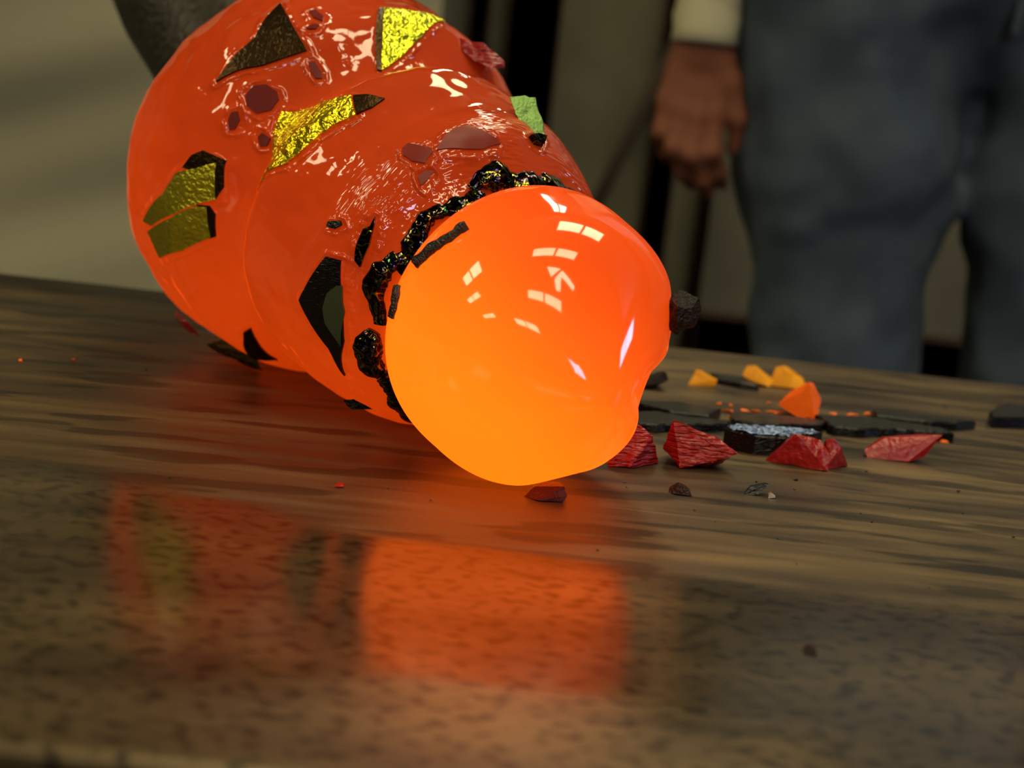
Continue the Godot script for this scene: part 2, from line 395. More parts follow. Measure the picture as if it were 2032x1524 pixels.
# round bar through points with a radius at each
func tube_into(st: SurfaceTool, path: Array, radii: Array, sides := 16, lump := 0.0, freq := 1.0) -> void:
	var n := path.size()
	var rings := []
	var u := Vector3.UP
	for i in n:
		var d: Vector3 = (path[mini(i + 1, n - 1)] - path[maxi(i - 1, 0)]).normalized()
		if absf(d.dot(u)) > 0.95:
			u = Vector3.RIGHT
		var a := u.cross(d).normalized()
		var b := d.cross(a)
		u = b
		var ring: Array[Vector3] = []
		for k in sides:
			var t := TAU * k / sides
			var dir := a * cos(t) + b * sin(t)
			var rr: float = radii[i]
			if lump > 0.0:
				rr *= 1.0 + lump * wob.get_noise_3dv((path[i] + dir * radii[i]) * freq)
			ring.append(path[i] + dir * rr)
		rings.append(ring)
	for i in n - 1:
		var mid: Vector3 = (path[i] + path[i + 1]) / 2
		for k in sides:
			var k2 := (k + 1) % sides
			var out: Vector3 = (rings[i][k] + rings[i + 1][k2]) / 2 - mid
			tri(st, rings[i][k], rings[i][k2], rings[i + 1][k2], out)
			tri(st, rings[i][k], rings[i + 1][k2], rings[i + 1][k], out)
	for e in [0, n - 1]:
		var out2: Vector3 = path[e] - path[1 if e == 0 else n - 2]
		for k in sides:
			tri(st, path[e], rings[e][k], rings[e][(k + 1) % sides], out2)

func tube(path: Array, radii: Array, sides := 16, lump := 0.0, freq := 1.0) -> ArrayMesh:
	var st := begin()
	tube_into(st, path, radii, sides, lump, freq)
	return done(st)

# a flattened strip of glass, broken into uneven flats: wide along the surface, thin across it
func ribbon(path: Array, nor: Array, radii: Array) -> ArrayMesh:
	var nz := FastNoiseLite.new()
	nz.seed = 19
	nz.noise_type = FastNoiseLite.TYPE_CELLULAR
	nz.cellular_return_type = FastNoiseLite.RETURN_DISTANCE
	nz.frequency = 95.0
	nz.fractal_octaves = 1
	var st := begin()
	var n := path.size()
	var sides := 28
	var rings := []
	for i in n:
		var d: Vector3 = (path[mini(i + 1, n - 1)] - path[maxi(i - 1, 0)]).normalized()
		var a: Vector3 = d.cross(nor[i]).normalized()
		var b: Vector3 = a.cross(d).normalized()
		var ring: Array[Vector3] = []
		for k in sides:
			var t := TAU * k / sides
			var ct := cos(t)
			var sn := sin(t)
			var dir := a * signf(ct) * pow(absf(ct), 0.8) * 1.25 + b * signf(sn) * pow(absf(sn), 0.8) * 0.8
			var p: Vector3 = path[i] + dir * radii[i]
			ring.append(path[i] + dir * radii[i] * (1.0 + 0.30 * nz.get_noise_3dv(p) + 0.35 * wob.get_noise_3dv(p * 0.7)))
		rings.append(ring)
	for i in n - 1:
		var mid: Vector3 = (path[i] + path[i + 1]) / 2
		for k in sides:
			var k2 := (k + 1) % sides
			var out: Vector3 = (rings[i][k] + rings[i + 1][k2]) / 2 - mid
			tri(st, rings[i][k], rings[i][k2], rings[i + 1][k2], out)
			tri(st, rings[i][k], rings[i + 1][k2], rings[i + 1][k], out)
	for e in [0, n - 1]:
		var out2: Vector3 = path[e] - path[1 if e == 0 else n - 2]
		for k in sides:
			tri(st, path[e], rings[e][k], rings[e][(k + 1) % sides], out2)
	return done(st)

# ================= materials =================
func lin(r: float, g: float, b: float) -> Color:
	return Color(r, g, b).linear_to_srgb()

func mat(c: Color, rough: float, metal := 0.0, spec := 0.5) -> StandardMaterial3D:
	var m := StandardMaterial3D.new()
	m.albedo_color = c
	m.roughness = rough
	m.metallic = metal
	m.metallic_specular = spec
	return m

func noise_tex(freq: float, sd: int, kind := FastNoiseLite.TYPE_SIMPLEX_SMOOTH, oct := 4, ramp: Gradient = null, size := 512) -> NoiseTexture2D:
	var n := FastNoiseLite.new()
	n.noise_type = kind
	n.frequency = freq
	n.seed = sd
	n.fractal_octaves = oct
	var t := NoiseTexture2D.new()
	t.width = size
	t.height = size
	t.seamless = true
	t.noise = n
	if ramp:
		t.color_ramp = ramp
	return t

func ramp(stops: Array) -> Gradient:
	var g := Gradient.new()
	g.offsets = PackedFloat32Array(stops.map(func(s): return s[0]))
	g.colors = PackedColorArray(stops.map(func(s): return s[1]))
	return g

func relief(m: StandardMaterial3D, t: Texture2D, cm: float) -> void:
	m.heightmap_enabled = true
	m.heightmap_texture = t
	m.heightmap_scale = cm

func triplanar(m: StandardMaterial3D, scale: Vector3) -> void:
	m.uv1_triplanar = true
	m.uv1_scale = scale

func make_materials() -> void:
	var crumple := noise_tex(0.03, 3, FastNoiseLite.TYPE_SIMPLEX_SMOOTH, 4)
	var ridged := noise_tex(0.02, 9, FastNoiseLite.TYPE_CELLULAR, 2)
	# metal-coated glass in its coating tones; bronze has the unlit dark put in
	var defs := {"gold": [1.0, 0.82, 0.02, 0.26, 0.50, 11.0], "lime": [0.80, 0.85, 0.03, 0.26, 0.45, 13.0], "olive": [0.60, 0.54, 0.03, 0.38, 0.10, 22.0], "bronze": [0.040, 0.020, 0.004, 0.36, 0.05, 24.0], "green": [0.20, 0.34, 0.10, 0.55, 0.03, 40.0]}
	for k in defs:
		var d: Array = defs[k]
		var m := mat(lin(d[0], d[1], d[2]), d[3], 0.9)
		triplanar(m, Vector3.ONE * d[5])
		relief(m, crumple, d[4])
		mats[k] = m
	mats.black_glass = mat(lin(0.004, 0.0035, 0.004), 0.2, 0.0, 0.32)
	triplanar(mats.black_glass, Vector3(20, 60, 60))
	relief(mats.black_glass, crumple, 0.06)
	mats.blue_sheen = mat(lin(0.075, 0.105, 0.20), 0.2, 0.9, 0.8)  # blue is a reflected sheen put into the colour of the face
	triplanar(mats.blue_sheen, Vector3(10, 20, 30))
	relief(mats.blue_sheen, crumple, 0.1)
	mats.green_black = mat(lin(0.055, 0.085, 0.040), 0.4, 0.2)
	# dark band of coated glass with sparks of colour
	var jet := Color(0.07, 0.055, 0.06)
	var spark := noise_tex(0.018, 21, FastNoiseLite.TYPE_SIMPLEX_SMOOTH, 3, ramp([[0.0, jet], [0.24, jet], [0.27, Color(0.9, 0.8, 0.1)], [0.30, jet], [0.38, jet], [0.405, Color(0.35, 0.2, 0.6)], [0.43, jet], [0.50, jet], [0.515, Color(0.2, 0.75, 0.4)], [0.53, jet], [0.60, jet], [0.62, Color(0.95, 0.6, 0.25)], [0.64, jet], [0.70, jet], [0.73, Color(0.95, 0.85, 0.15)], [0.76, jet], [1.0, jet]]))
	var band := mat(Color.WHITE, 0.10, 0.95, 0.6)
	band.albedo_texture = spark
	triplanar(band, Vector3.ONE * 7.0)
	relief(band, crumple, 0.08)
	mats.band = band
	mats.dark_rod = mat(lin(0.012, 0.008, 0.008), 0.15)
	triplanar(mats.dark_rod, Vector3.ONE * 60.0)
	relief(mats.dark_rod, crumple, 0.12)
	# chips melted into the skin
	mats.maroon = mat(lin(0.14, 0.013, 0.011), 0.4, 0.0, 0.28)
	mats.smoke_red = mat(lin(0.20, 0.026, 0.018), 0.35, 0.0, 0.3)
	# lumps of colour on the table
	# [name, base colour, roughness, specular, grain, relief]
	for d in [["red_glass", [0.30, 0.008, 0.008], 0.28, 0.45, Vector3(7, 40, 7), 0.20], ["red_smooth", [0.30, 0.008, 0.008], 0.25, 0.45, Vector3(20, 20, 20), 0.05], ["yellow_glass", [0.80, 0.32, 0.003], 0.35, 0.3, Vector3(30, 50, 30), 0.05], ["orange_glass", [0.90, 0.13, 0.004], 0.4, 0.25, Vector3(30, 50, 30), 0.03],
			["brown_glass", [0.014, 0.007, 0.004], 0.35, 0.28, Vector3(40, 40, 40), 0.15], ["plum_glass", [0.06, 0.008, 0.010], 0.35, 0.3, Vector3(30, 30, 30), 0.05]]:
		var m := mat(lin(d[1][0], d[1][1], d[1][2]), d[2], 0.0, d[3])
		triplanar(m, d[4])
		relief(m, crumple, d[5])
		mats[d[0]] = m
	mats.crumb = mat(lin(0.85, 0.16, 0.01), 0.5, 0.0, 0.3)
	mats.speck = mat(lin(0.02, 0.016, 0.012), 0.6)
	mats.clear = mat(lin(0.3, 0.3, 0.26), 0.1)
	# blowpipe
	var iron := mat(lin(0.045, 0.038, 0.028), 0.5, 0.3)
	iron.albedo_texture = noise_tex(0.012, 31, FastNoiseLite.TYPE_SIMPLEX_SMOOTH, 5, ramp([[0.0, Color(0.25, 0.22, 0.18)], [0.42, Color(0.5, 0.45, 0.38)], [0.60, Color(1, 0.95, 0.85)], [0.72, Color(0.55, 0.5, 0.42)], [1.0, Color(1, 0.85, 0.7)]]))
	triplanar(iron, Vector3.ONE * 11.0)
	relief(iron, crumple, 0.15)
	mats.iron = iron
	# the room
	var plaster := mat(lin(0.105, 0.097, 0.066), 0.9)
	plaster.albedo_texture = noise_tex(0.006, 41, FastNoiseLite.TYPE_SIMPLEX_SMOOTH, 4, ramp([[0.0, Color(0.8, 0.8, 0.8)], [1.0, Color(1, 1, 1)]]))
	triplanar(plaster, Vector3.ONE * 0.8)
	plaster.uv1_world_triplanar = true
	mats.plaster = plaster
	mats.canvas = mat(lin(0.26, 0.238, 0.158), 0.95)
	mats.ceiling = mat(lin(0.30, 0.29, 0.25), 0.9)
	var conc := mat(lin(0.07, 0.065, 0.055), 0.8)
	conc.albedo_texture = plaster.albedo_texture
	triplanar(conc, Vector3.ONE * 0.6)
	mats.concrete = conc
	mats.dark_wood = mat(lin(0.052, 0.022, 0.013), 0.8)
	mats.pole_wood = mat(lin(0.026, 0.012, 0.005), 0.7)
	mats.frame = mat(lin(0.25, 0.25, 0.24), 0.5)
	# clothing and skin
	var denim := mat(lin(0.058, 0.078, 0.102), 0.95)
	denim.albedo_texture = noise_tex(0.01, 51, FastNoiseLite.TYPE_SIMPLEX_SMOOTH, 4, ramp([[0.0, Color(0.7, 0.75, 0.8)], [0.6, Color(0.9, 0.92, 0.95)], [1.0, Color(1, 1, 1)]]))
	triplanar(denim, Vector3.ONE * 3.0)
	mats.denim = denim
	mats.knit = mat(lin(0.50, 0.465, 0.30), 0.95)
	mats.shirt = mat(lin(0.55, 0.62, 0.72), 0.95)
	mats.skin = mat(lin(0.17, 0.050, 0.019), 0.75)
	mats.hair = mat(lin(0.03, 0.02, 0.012), 0.6)
	mats.shoe = mat(lin(0.04, 0.025, 0.018), 0.6)
	mats.eye = mat(lin(0.02, 0.015, 0.01), 0.2)

# ================= room =================
const SKYLIGHT := [[0.6, -2.1, 0.85, 1.0], [1.55, -2.1, 0.85, 1.0], [0.0, 0.1, 0.9, 0.5], [1.0, 0.1, 0.9, 0.5], [0.0, 3.2, 0.9, 0.7], [1.0, 3.2, 0.9, 0.7], [-1.75, 7.6, 0.9, 1.3], [-0.75, 7.6, 0.9, 1.3],
	[-4.75, -0.9, 0.85, 1.2], [-3.75, -0.9, 0.85, 1.2], [-5.9, 1.8, 0.9, 0.9], [-4.9, 1.8, 0.9, 0.9], [-5.9, 6.5, 0.9, 1.2], [-4.9, 6.5, 0.9, 1.2]]
const CEIL := 4.06
const SKY_L := 3.6

func glow(c: Color, e: float) -> StandardMaterial3D:
	var m := mat(Color(0.6, 0.6, 0.6), 0.6)
	m.emission_enabled = true
	m.emission = c
	m.emission_energy_multiplier = e
	return m

func skylight(x: float, z: float, w: float, d: float) -> void:
	var t := thing("skylight_window", "square frosted skylight window in the workshop ceiling", "skylight", Vector3(x, CEIL - 0.02, z), "paired skylights in the ceiling")
	var f := begin()
	f.set_smooth_group(-1)
	for s in [-1, 1]:
		box_into(f, Vector3(w + 0.06, 0.06, 0.03), 0.005, Transform3D(Basis(), Vector3(0, 0, s * (d / 2 + 0.015))))
		box_into(f, Vector3(0.03, 0.06, d), 0.005, Transform3D(Basis(), Vector3(s * (w / 2 + 0.015), 0, 0)))
	obj("frame", done(f), mat(Color(0.6, 0.6, 0.58), 0.5), t)
	obj("glowing_pane", box(Vector3(w, 0.02, d), 0.002), glow(Color(1.0, 0.94, 0.74), 2.5), t)
	var l := AreaLight3D.new()
	l.name = "light"
	l.area_size = Vector2(w, d)
	l.area_normalize_energy = false
	l.light_color = Color(1.0, 0.94, 0.74)
	l.light_energy = SKY_L
	l.area_range = 20.0
	l.shadow_enabled = true
	t.add_child(l)
	l.position = Vector3(0, -0.02, 0)
	l.rotation = Vector3(-PI / 2, 0, 0)

func roof_chevron() -> void:
	# a gable light: a triangular pane and a bent one below it
	var t := thing("gable_window", "triangular roof light with a bent lower pane", "skylight", Vector3(1.0, CEIL - 0.02, 1.5))
	var g := glow(Color(1.0, 0.95, 0.78), 15.0)
	obj("glowing_pane", slab(PackedVector2Array([Vector2(-0.62, -0.40), Vector2(0.05, -0.40), Vector2(-0.28, 0.20)]), -0.01, 0.01, 0.002), g, t)
	obj("glowing_pane", slab(PackedVector2Array([Vector2(0.16, -0.34), Vector2(1.0, 0.14), Vector2(0.94, 0.38), Vector2(0.22, 0.03), Vector2(0.34, 0.84), Vector2(0.11, 0.88), Vector2(-0.08, 0.27)]), -0.01, 0.01, 0.002), g, t)

func window(called: String, label: String, at: Vector3, turn: float, w: float, h: float, c: Color, e: float) -> void:
	var t := Node3D.new()
	t.name = called
	add_child(t)
	t.position = at
	t.rotation.y = turn
	t.set_meta("kind", "structure")
	t.set_meta("label", label)
	var f := begin()
	f.set_smooth_group(-1)
	for s in [-1, 1]:
		box_into(f, Vector3(w + 0.12, 0.06, 0.08), 0.008, Transform3D(Basis(), Vector3(0, s * (h / 2 + 0.03), 0.02)))
		box_into(f, Vector3(0.06, h, 0.08), 0.008, Transform3D(Basis(), Vector3(s * (w / 2 + 0.03), 0, 0.02)))
	box_into(f, Vector3(0.04, h, 0.06), 0.006, Transform3D(Basis(), Vector3(0, 0, 0.04)))
	obj("window_frame", done(f), mat(Color(0.5, 0.5, 0.5), 0.5), t)
	obj("glowing_pane", box(Vector3(w, h, 0.02), 0.002), glow(c, 2.5), t)
	var l := AreaLight3D.new()
	l.name = "light"
	l.area_size = Vector2(w, h)
	l.area_normalize_energy = false
	l.light_color = c
	l.light_energy = e
	l.area_range = 20.0
	l.shadow_enabled = true
	t.add_child(l)
	l.position = Vector3(0, 0, 0.015)
	l.rotation.y = PI

func room() -> void:
	var x0 := -7.0
	var x1 := 7.2
	var z0 := -3.65
	var z1 := 9.5
	var cx := (x0 + x1) / 2
	var cz := (z0 + z1) / 2
	struct("floor", box(Vector3(x1 - x0 + 0.4, 0.2, z1 - z0 + 0.4)), mats.concrete, Vector3(cx, -0.1, cz))
	struct("ceiling", box(Vector3(x1 - x0 + 0.4, 0.2, z1 - z0 + 0.4)), mats.ceiling, Vector3(cx, CEIL + 0.1, cz))
	struct("wall_back", box(Vector3(x1 - x0 + 0.4, CEIL, 0.2)), mats.plaster, Vector3(cx, CEIL / 2, z0 - 0.1))
	struct("wall_front", box(Vector3(x1 - x0 + 0.4, CEIL, 0.2)), mats.plaster, Vector3(cx, CEIL / 2, z1 + 0.1))
	struct("wall_left", box(Vector3(0.2, CEIL, z1 - z0)), mats.plaster, Vector3(x0 - 0.1, CEIL / 2, cz))
	struct("wall_right", box(Vector3(0.2, CEIL, z1 - z0)), mats.plaster, Vector3(x1 + 0.1, CEIL / 2, cz))
	struct("baseboard_back", box(Vector3(1.6, 0.25, 0.05), 0.01), mats.dark_wood, Vector3(1.24, 0.125, z0 + 0.025))
	for p in [[-0.185, 0.055, "narrow dark wooden wall post half hidden by the hot glass"], [-0.045, 0.14, "broad dark brown wall post just right of the hot glass"], [0.325, 0.075, "dark wall post behind the person's sleeve"], [0.452, 0.036, "thin dark wall post seen below the person's hand"]]:
		var o := obj("wall_post", box(Vector3(p[1], 2.3, 0.06), 0.006), mats.dark_wood)
		o.position = Vector3(p[0], 1.15, z0 + 0.03)
		tag(o, p[2], "post", "dark posts on the back wall")
	var pole := obj("leaning_pole", tube([Vector3(-0.02, 0.012, z0 + 0.20), Vector3(0.62, 1.76, z0 + 0.024)], [0.017, 0.015], 12), mats.pole_wood)
	tag(pole, "thin brown pole leaning against the pale wall between dark posts", "pole")
	# pale canvas hung at the left, with slack folds
	var st := begin()
	var nx := 60
	var ny := 70
	var gridp := []
	for j in ny + 1:
		var row := []
		for i in nx + 1:
			var u := float(i) / nx
			var v := float(j) / ny
			var x := lerpf(-2.4, -0.28, u)
			var y := lerpf(0.02, 2.3, v)
			var z := z0 + 0.10 + 0.05 * sin(y * 7.5 + 4.0 * u * u + 1.3 * sin(u * 5.0)) * (0.15 + 0.85 * (1.0 - u)) + 0.008 * sin(y * 23.0 - x * 8.0)
			row.append(Vector3(x, y, z))
		gridp.append(row)
	for j in ny:
		for i in nx:
			tri(st, gridp[j][i], gridp[j][i + 1], gridp[j + 1][i + 1], Vector3.BACK)
			tri(st, gridp[j][i], gridp[j + 1][i + 1], gridp[j + 1][i], Vector3.BACK)
	var cv := obj("canvas_curtain", done(st), mats.canvas)
	tag(cv, "pale grey-green canvas hanging in slack folds at the left", "curtain")

# ================= table =================
func table() -> void:
	var x0 := -0.80
	var x1 := 0.85
	var z0 := -0.822
	var z1 := -0.246
	var t := thing("marver_table", "low steel marver table with a worn brown streaked top", "table", Vector3((x0 + x1) / 2, 0, (z0 + z1) / 2))
	var W := x1 - x0
	var D := z1 - z0
	# worn top: streaks along its length, scale, stains; smoother towards the near side
	var w := 2048
	var h := 1024
	var alb := PackedByteArray()
	alb.resize(w * h * 3)
	var rou := PackedByteArray()
	rou.resize(w * h)
	var a := FastNoiseLite.new()
	a.seed = 61
	a.frequency = 1.0
	a.fractal_octaves = 5
	var b := FastNoiseLite.new()
	b.seed = 62
	b.frequency = 1.0
	b.fractal_octaves = 3
	var c := FastNoiseLite.new()
	c.seed = 63
	c.frequency = 1.0
	c.fractal_octaves = 2
	for j in h:
		var z := z0 + D * (j + 0.5) / h
		for i in w:
			var x := x0 + W * (i + 0.5) / w
			var zz := z + 0.012 * sin(x * 5.0 + 1.0)
			var st := a.get_noise_2d(x * 6.0, zz * 75.0)
			var pa := b.get_noise_2d(x * 7.0, zz * 16.0)
			var sp := c.get_noise_2d(x * 120.0, z * 210.0)
			var v := 0.63 + 0.13 * st + 0.20 * pa
			var dark := smoothstep(0.18, 0.32, b.get_noise_2d(x * 9.0 + 40.0, zz * 45.0 + 9.0))
			v *= 1.0 - 0.30 * dark
			v *= 1.0 - 0.45 * (1.0 - smoothstep(-0.785, -0.755, z)) * (1.0 - smoothstep(-0.2, 0.0, x))  # darker strip along the left half of the far edge
			v *= 1.0 + 0.10 * c.get_noise_2d(x * 900.0, z * 900.0)
			var edge := -0.415 + 0.03 * sin(x * 9.0 + 0.9) + 0.012 * pa
			var g := smoothstep(edge - 0.014, edge + 0.010, z)
			v = lerpf(v, (0.66 + 0.10 * st + 0.20 * pa) * (1.0 - 0.42 * smoothstep(0.05, 0.6, sp)), g)
			v = clampf(v, 0.12, 1.0)
			var o := (j * w + i) * 3
			alb[o] = int(255.0 * v)
			alb[o + 1] = int(255.0 * v * 0.93)
			alb[o + 2] = int(255.0 * v * (0.80 - 0.08 * pa))
			# gloss: the polished strip near the user
			var rr := lerpf(0.47 + 0.14 * st + 0.1 * pa, 0.165 + 0.03 * st + 0.22 * smoothstep(-0.298, -0.272, z + 0.03 * pa), g)
			rou[j * w + i] = int(255.0 * clampf(rr, 0.08, 0.95))
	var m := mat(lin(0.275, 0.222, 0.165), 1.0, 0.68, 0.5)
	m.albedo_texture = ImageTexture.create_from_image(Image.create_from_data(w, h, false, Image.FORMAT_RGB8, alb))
	m.roughness_texture = ImageTexture.create_from_image(Image.create_from_data(w, h, false, Image.FORMAT_L8, rou))
	m.roughness_texture_channel = BaseMaterial3D.TEXTURE_CHANNEL_RED
	m.texture_repeat = false
	# top sheet with rounded rim, uv over the whole sheet
	var s := begin()
	var rim := 0.004
	var th := 0.03
	var prof := []
	for k in 5:
		var q := PI / 2 * k / 4
		prof.append(Vector2(rim * (1.0 - sin(q)), -rim * (1.0 - cos(q))))     # inset, drop
	prof.append(Vector2(0, -th))
	var loops := []
	for p in prof:
		loops.append([Vector3(-W / 2 + p.x, TOP + p.y, -D / 2 + p.x), Vector3(W / 2 - p.x, TOP + p.y, -D / 2 + p.x), Vector3(W / 2 - p.x, TOP + p.y, D / 2 - p.x), Vector3(-W / 2 + p.x, TOP + p.y, D / 2 - p.x)])
	var quads := []
	for k in loops.size() - 1:
		for e in 4:
			quads.append([loops[k][e], loops[k][(e + 1) % 4], loops[k + 1][(e + 1) % 4], loops[k + 1][e]])
	for e in [[loops[0], Vector3.UP], [loops[-1], Vector3.DOWN]]:
		quads.append([e[0][0], e[0][1], e[0][2], e[0][3]])
	for q in quads:
		var mid: Vector3 = (q[0] + q[1] + q[2] + q[3]) / 4.0
		var n: Vector3 = (q[2] - q[0]).cross(q[3] - q[1])
		var outw := mid - Vector3(0, TOP - th / 2, 0)
		outw.x /= W
		outw.z /= D
		outw.y /= th
		if n.dot(outw) < 0:
			n = -n
		n = n.normalized()
		for ix in [[0, 1, 2], [0, 2, 3]]:
			var vs: Array[Vector3] = [q[ix[0]], q[ix[1]], q[ix[2]]]
			if (vs[0] - vs[2]).cross(vs[0] - vs[1]).dot(n) < 0:
				vs = [vs[0], vs[2], vs[1]]
			for v in vs:
				s.set_uv(Vector2(v.x / W + 0.5, v.z / D + 0.5))
				s.set_normal(n)
				s.add_vertex(v)
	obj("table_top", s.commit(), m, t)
	var steel := mat(lin(0.05, 0.045, 0.04), 0.6, 0.5)
	var ap := begin()
	ap.set_smooth_group(-1)
	for k in [-1, 1]:
		box_into(ap, Vector3(W - 0.12, 0.06, 0.03), 0.004, Transform3D(Basis(), Vector3(0, TOP - 0.06, k * (D / 2 - 0.05))))
		box_into(ap, Vector3(0.03, 0.06, D - 0.13), 0.004, Transform3D(Basis(), Vector3(k * (W / 2 - 0.05), TOP - 0.06, 0)))
	obj("apron", done(ap), steel, t)
	for sx in [-1, 1]:
		for sz in [-1, 1]:
			var l := obj("leg", box(Vector3(0.05, TOP - 0.03, 0.05), 0.004), steel, t)
			l.position = Vector3(sx * (W / 2 - 0.05), (TOP - 0.03) / 2, sz * (D / 2 - 0.05))

# ================= the hot glass =================
func spline(x: float, xp: Array, fp: Array) -> float:
	var n := xp.size()
	var i := 0
	while i < n - 2 and x >= xp[i + 1]:
		i += 1
	var h: float = xp[i + 1] - xp[i]
	var u := clampf((x - xp[i]) / h, 0.0, 1.0)
	var m0 := slope(i, xp, fp)
	var m1 := slope(i + 1, xp, fp)
	var u2 := u * u
	var u3 := u2 * u
	return (2 * u3 - 3 * u2 + 1) * fp[i] + (u3 - 2 * u2 + u) * h * m0 + (-2 * u3 + 3 * u2) * fp[i + 1] + (u3 - u2) * h * m1

func slope(i: int, xp: Array, fp: Array) -> float:
	var n := xp.size()
	if i == 0:
		return (fp[1] - fp[0]) / (xp[1] - xp[0])
	if i == n - 1:
		return (fp[n - 1] - fp[n - 2]) / (xp[n - 1] - xp[n - 2])
	var a: float = xp[i] - xp[i - 1]
	var b: float = xp[i + 1] - xp[i]
	return (a * a * fp[i + 1] + (b * b - a * a) * fp[i] - b * b * fp[i - 1]) / (a * b * (a + b))

# [centre of the section, its radius]
func section(s: float) -> Array:
	var r := spline(s, KN, KR)
	var e := clampf((s - 0.03) / (TIP - 0.03), 0.0, 1.0)
	r *= sqrt(maxf(0.0, 1.0 - pow(e, 2.3)))
	return [AX_C + AX_A * s + AX_1 * spline(s, OKN, O1) + AX_2 * spline(s, OKN, O2), r]

# where the tools and chunks have dented the soft end: [point, reach, depth]
const DENT := [[Vector3(0.0440, 0.0430, -0.4430), Vector3(0.0548, 0.0385, -0.4850), 0.0105, 0.0040, 0.0185], [Vector3(0.0560, 0.0660, -0.4760), Vector3(0.0560, 0.0640, -0.4800), 0.0075, 0.0065, 0.0065], [Vector3(0.0205, 0.0030, -0.4700), Vector3(0.0215, 0.0030, -0.4760), 0.008, 0.004, 0.004]]

func skin_point(sec: Array, s: float, ph: float) -> Vector3:
	var d := AX_1 * cos(ph) + AX_2 * sin(ph)
	var p: Vector3 = sec[0] + d * sec[1]
	var body := 1.0 - smoothstep(-0.02, 0.012, s)
	var r := 0.0
	r += body * 0.0016 * wob.get_noise_3dv(p)
	r += body * 0.0010 * sin(s * 150.0 + 2.0 * sin(ph * 2.0)) * smoothstep(-0.2, -0.1, s)
	for t in DENT:
		var ba: Vector3 = t[1] - t[0]
		var u := clampf((p - t[0]).dot(ba) / ba.length_squared(), 0.0, 1.0)
		var q: float = (p - t[0] - ba * u).length() / t[2]
		if q < 3.0:
			r -= lerpf(t[3], t[4], u) * exp(-pow(q, 1.5))
	var dir := d if s < 0.03 else (p - (AX_C + AX_A * 0.035)).normalized()
	p += dir * r
	p.y = maxf(p.y, 0.0004)
	return p

func skin(s: float, ph: float) -> Vector3:
	return skin_point(section(s), s, ph)

func skin_normal(s: float, ph: float) -> Vector3:
	var e := 0.0015
	var du := skin(s + e, ph) - skin(s - e, ph)
	var dv := skin(s, ph + 0.03) - skin(s, ph - 0.03)
	var n := du.cross(dv).normalized()
	var sec := section(s)
	return n if n.dot(skin(s, ph) - sec[0]) > 0 else -n

const BASE := Vector3(0.0, 0.0, -0.47)    # where the gather touches the table

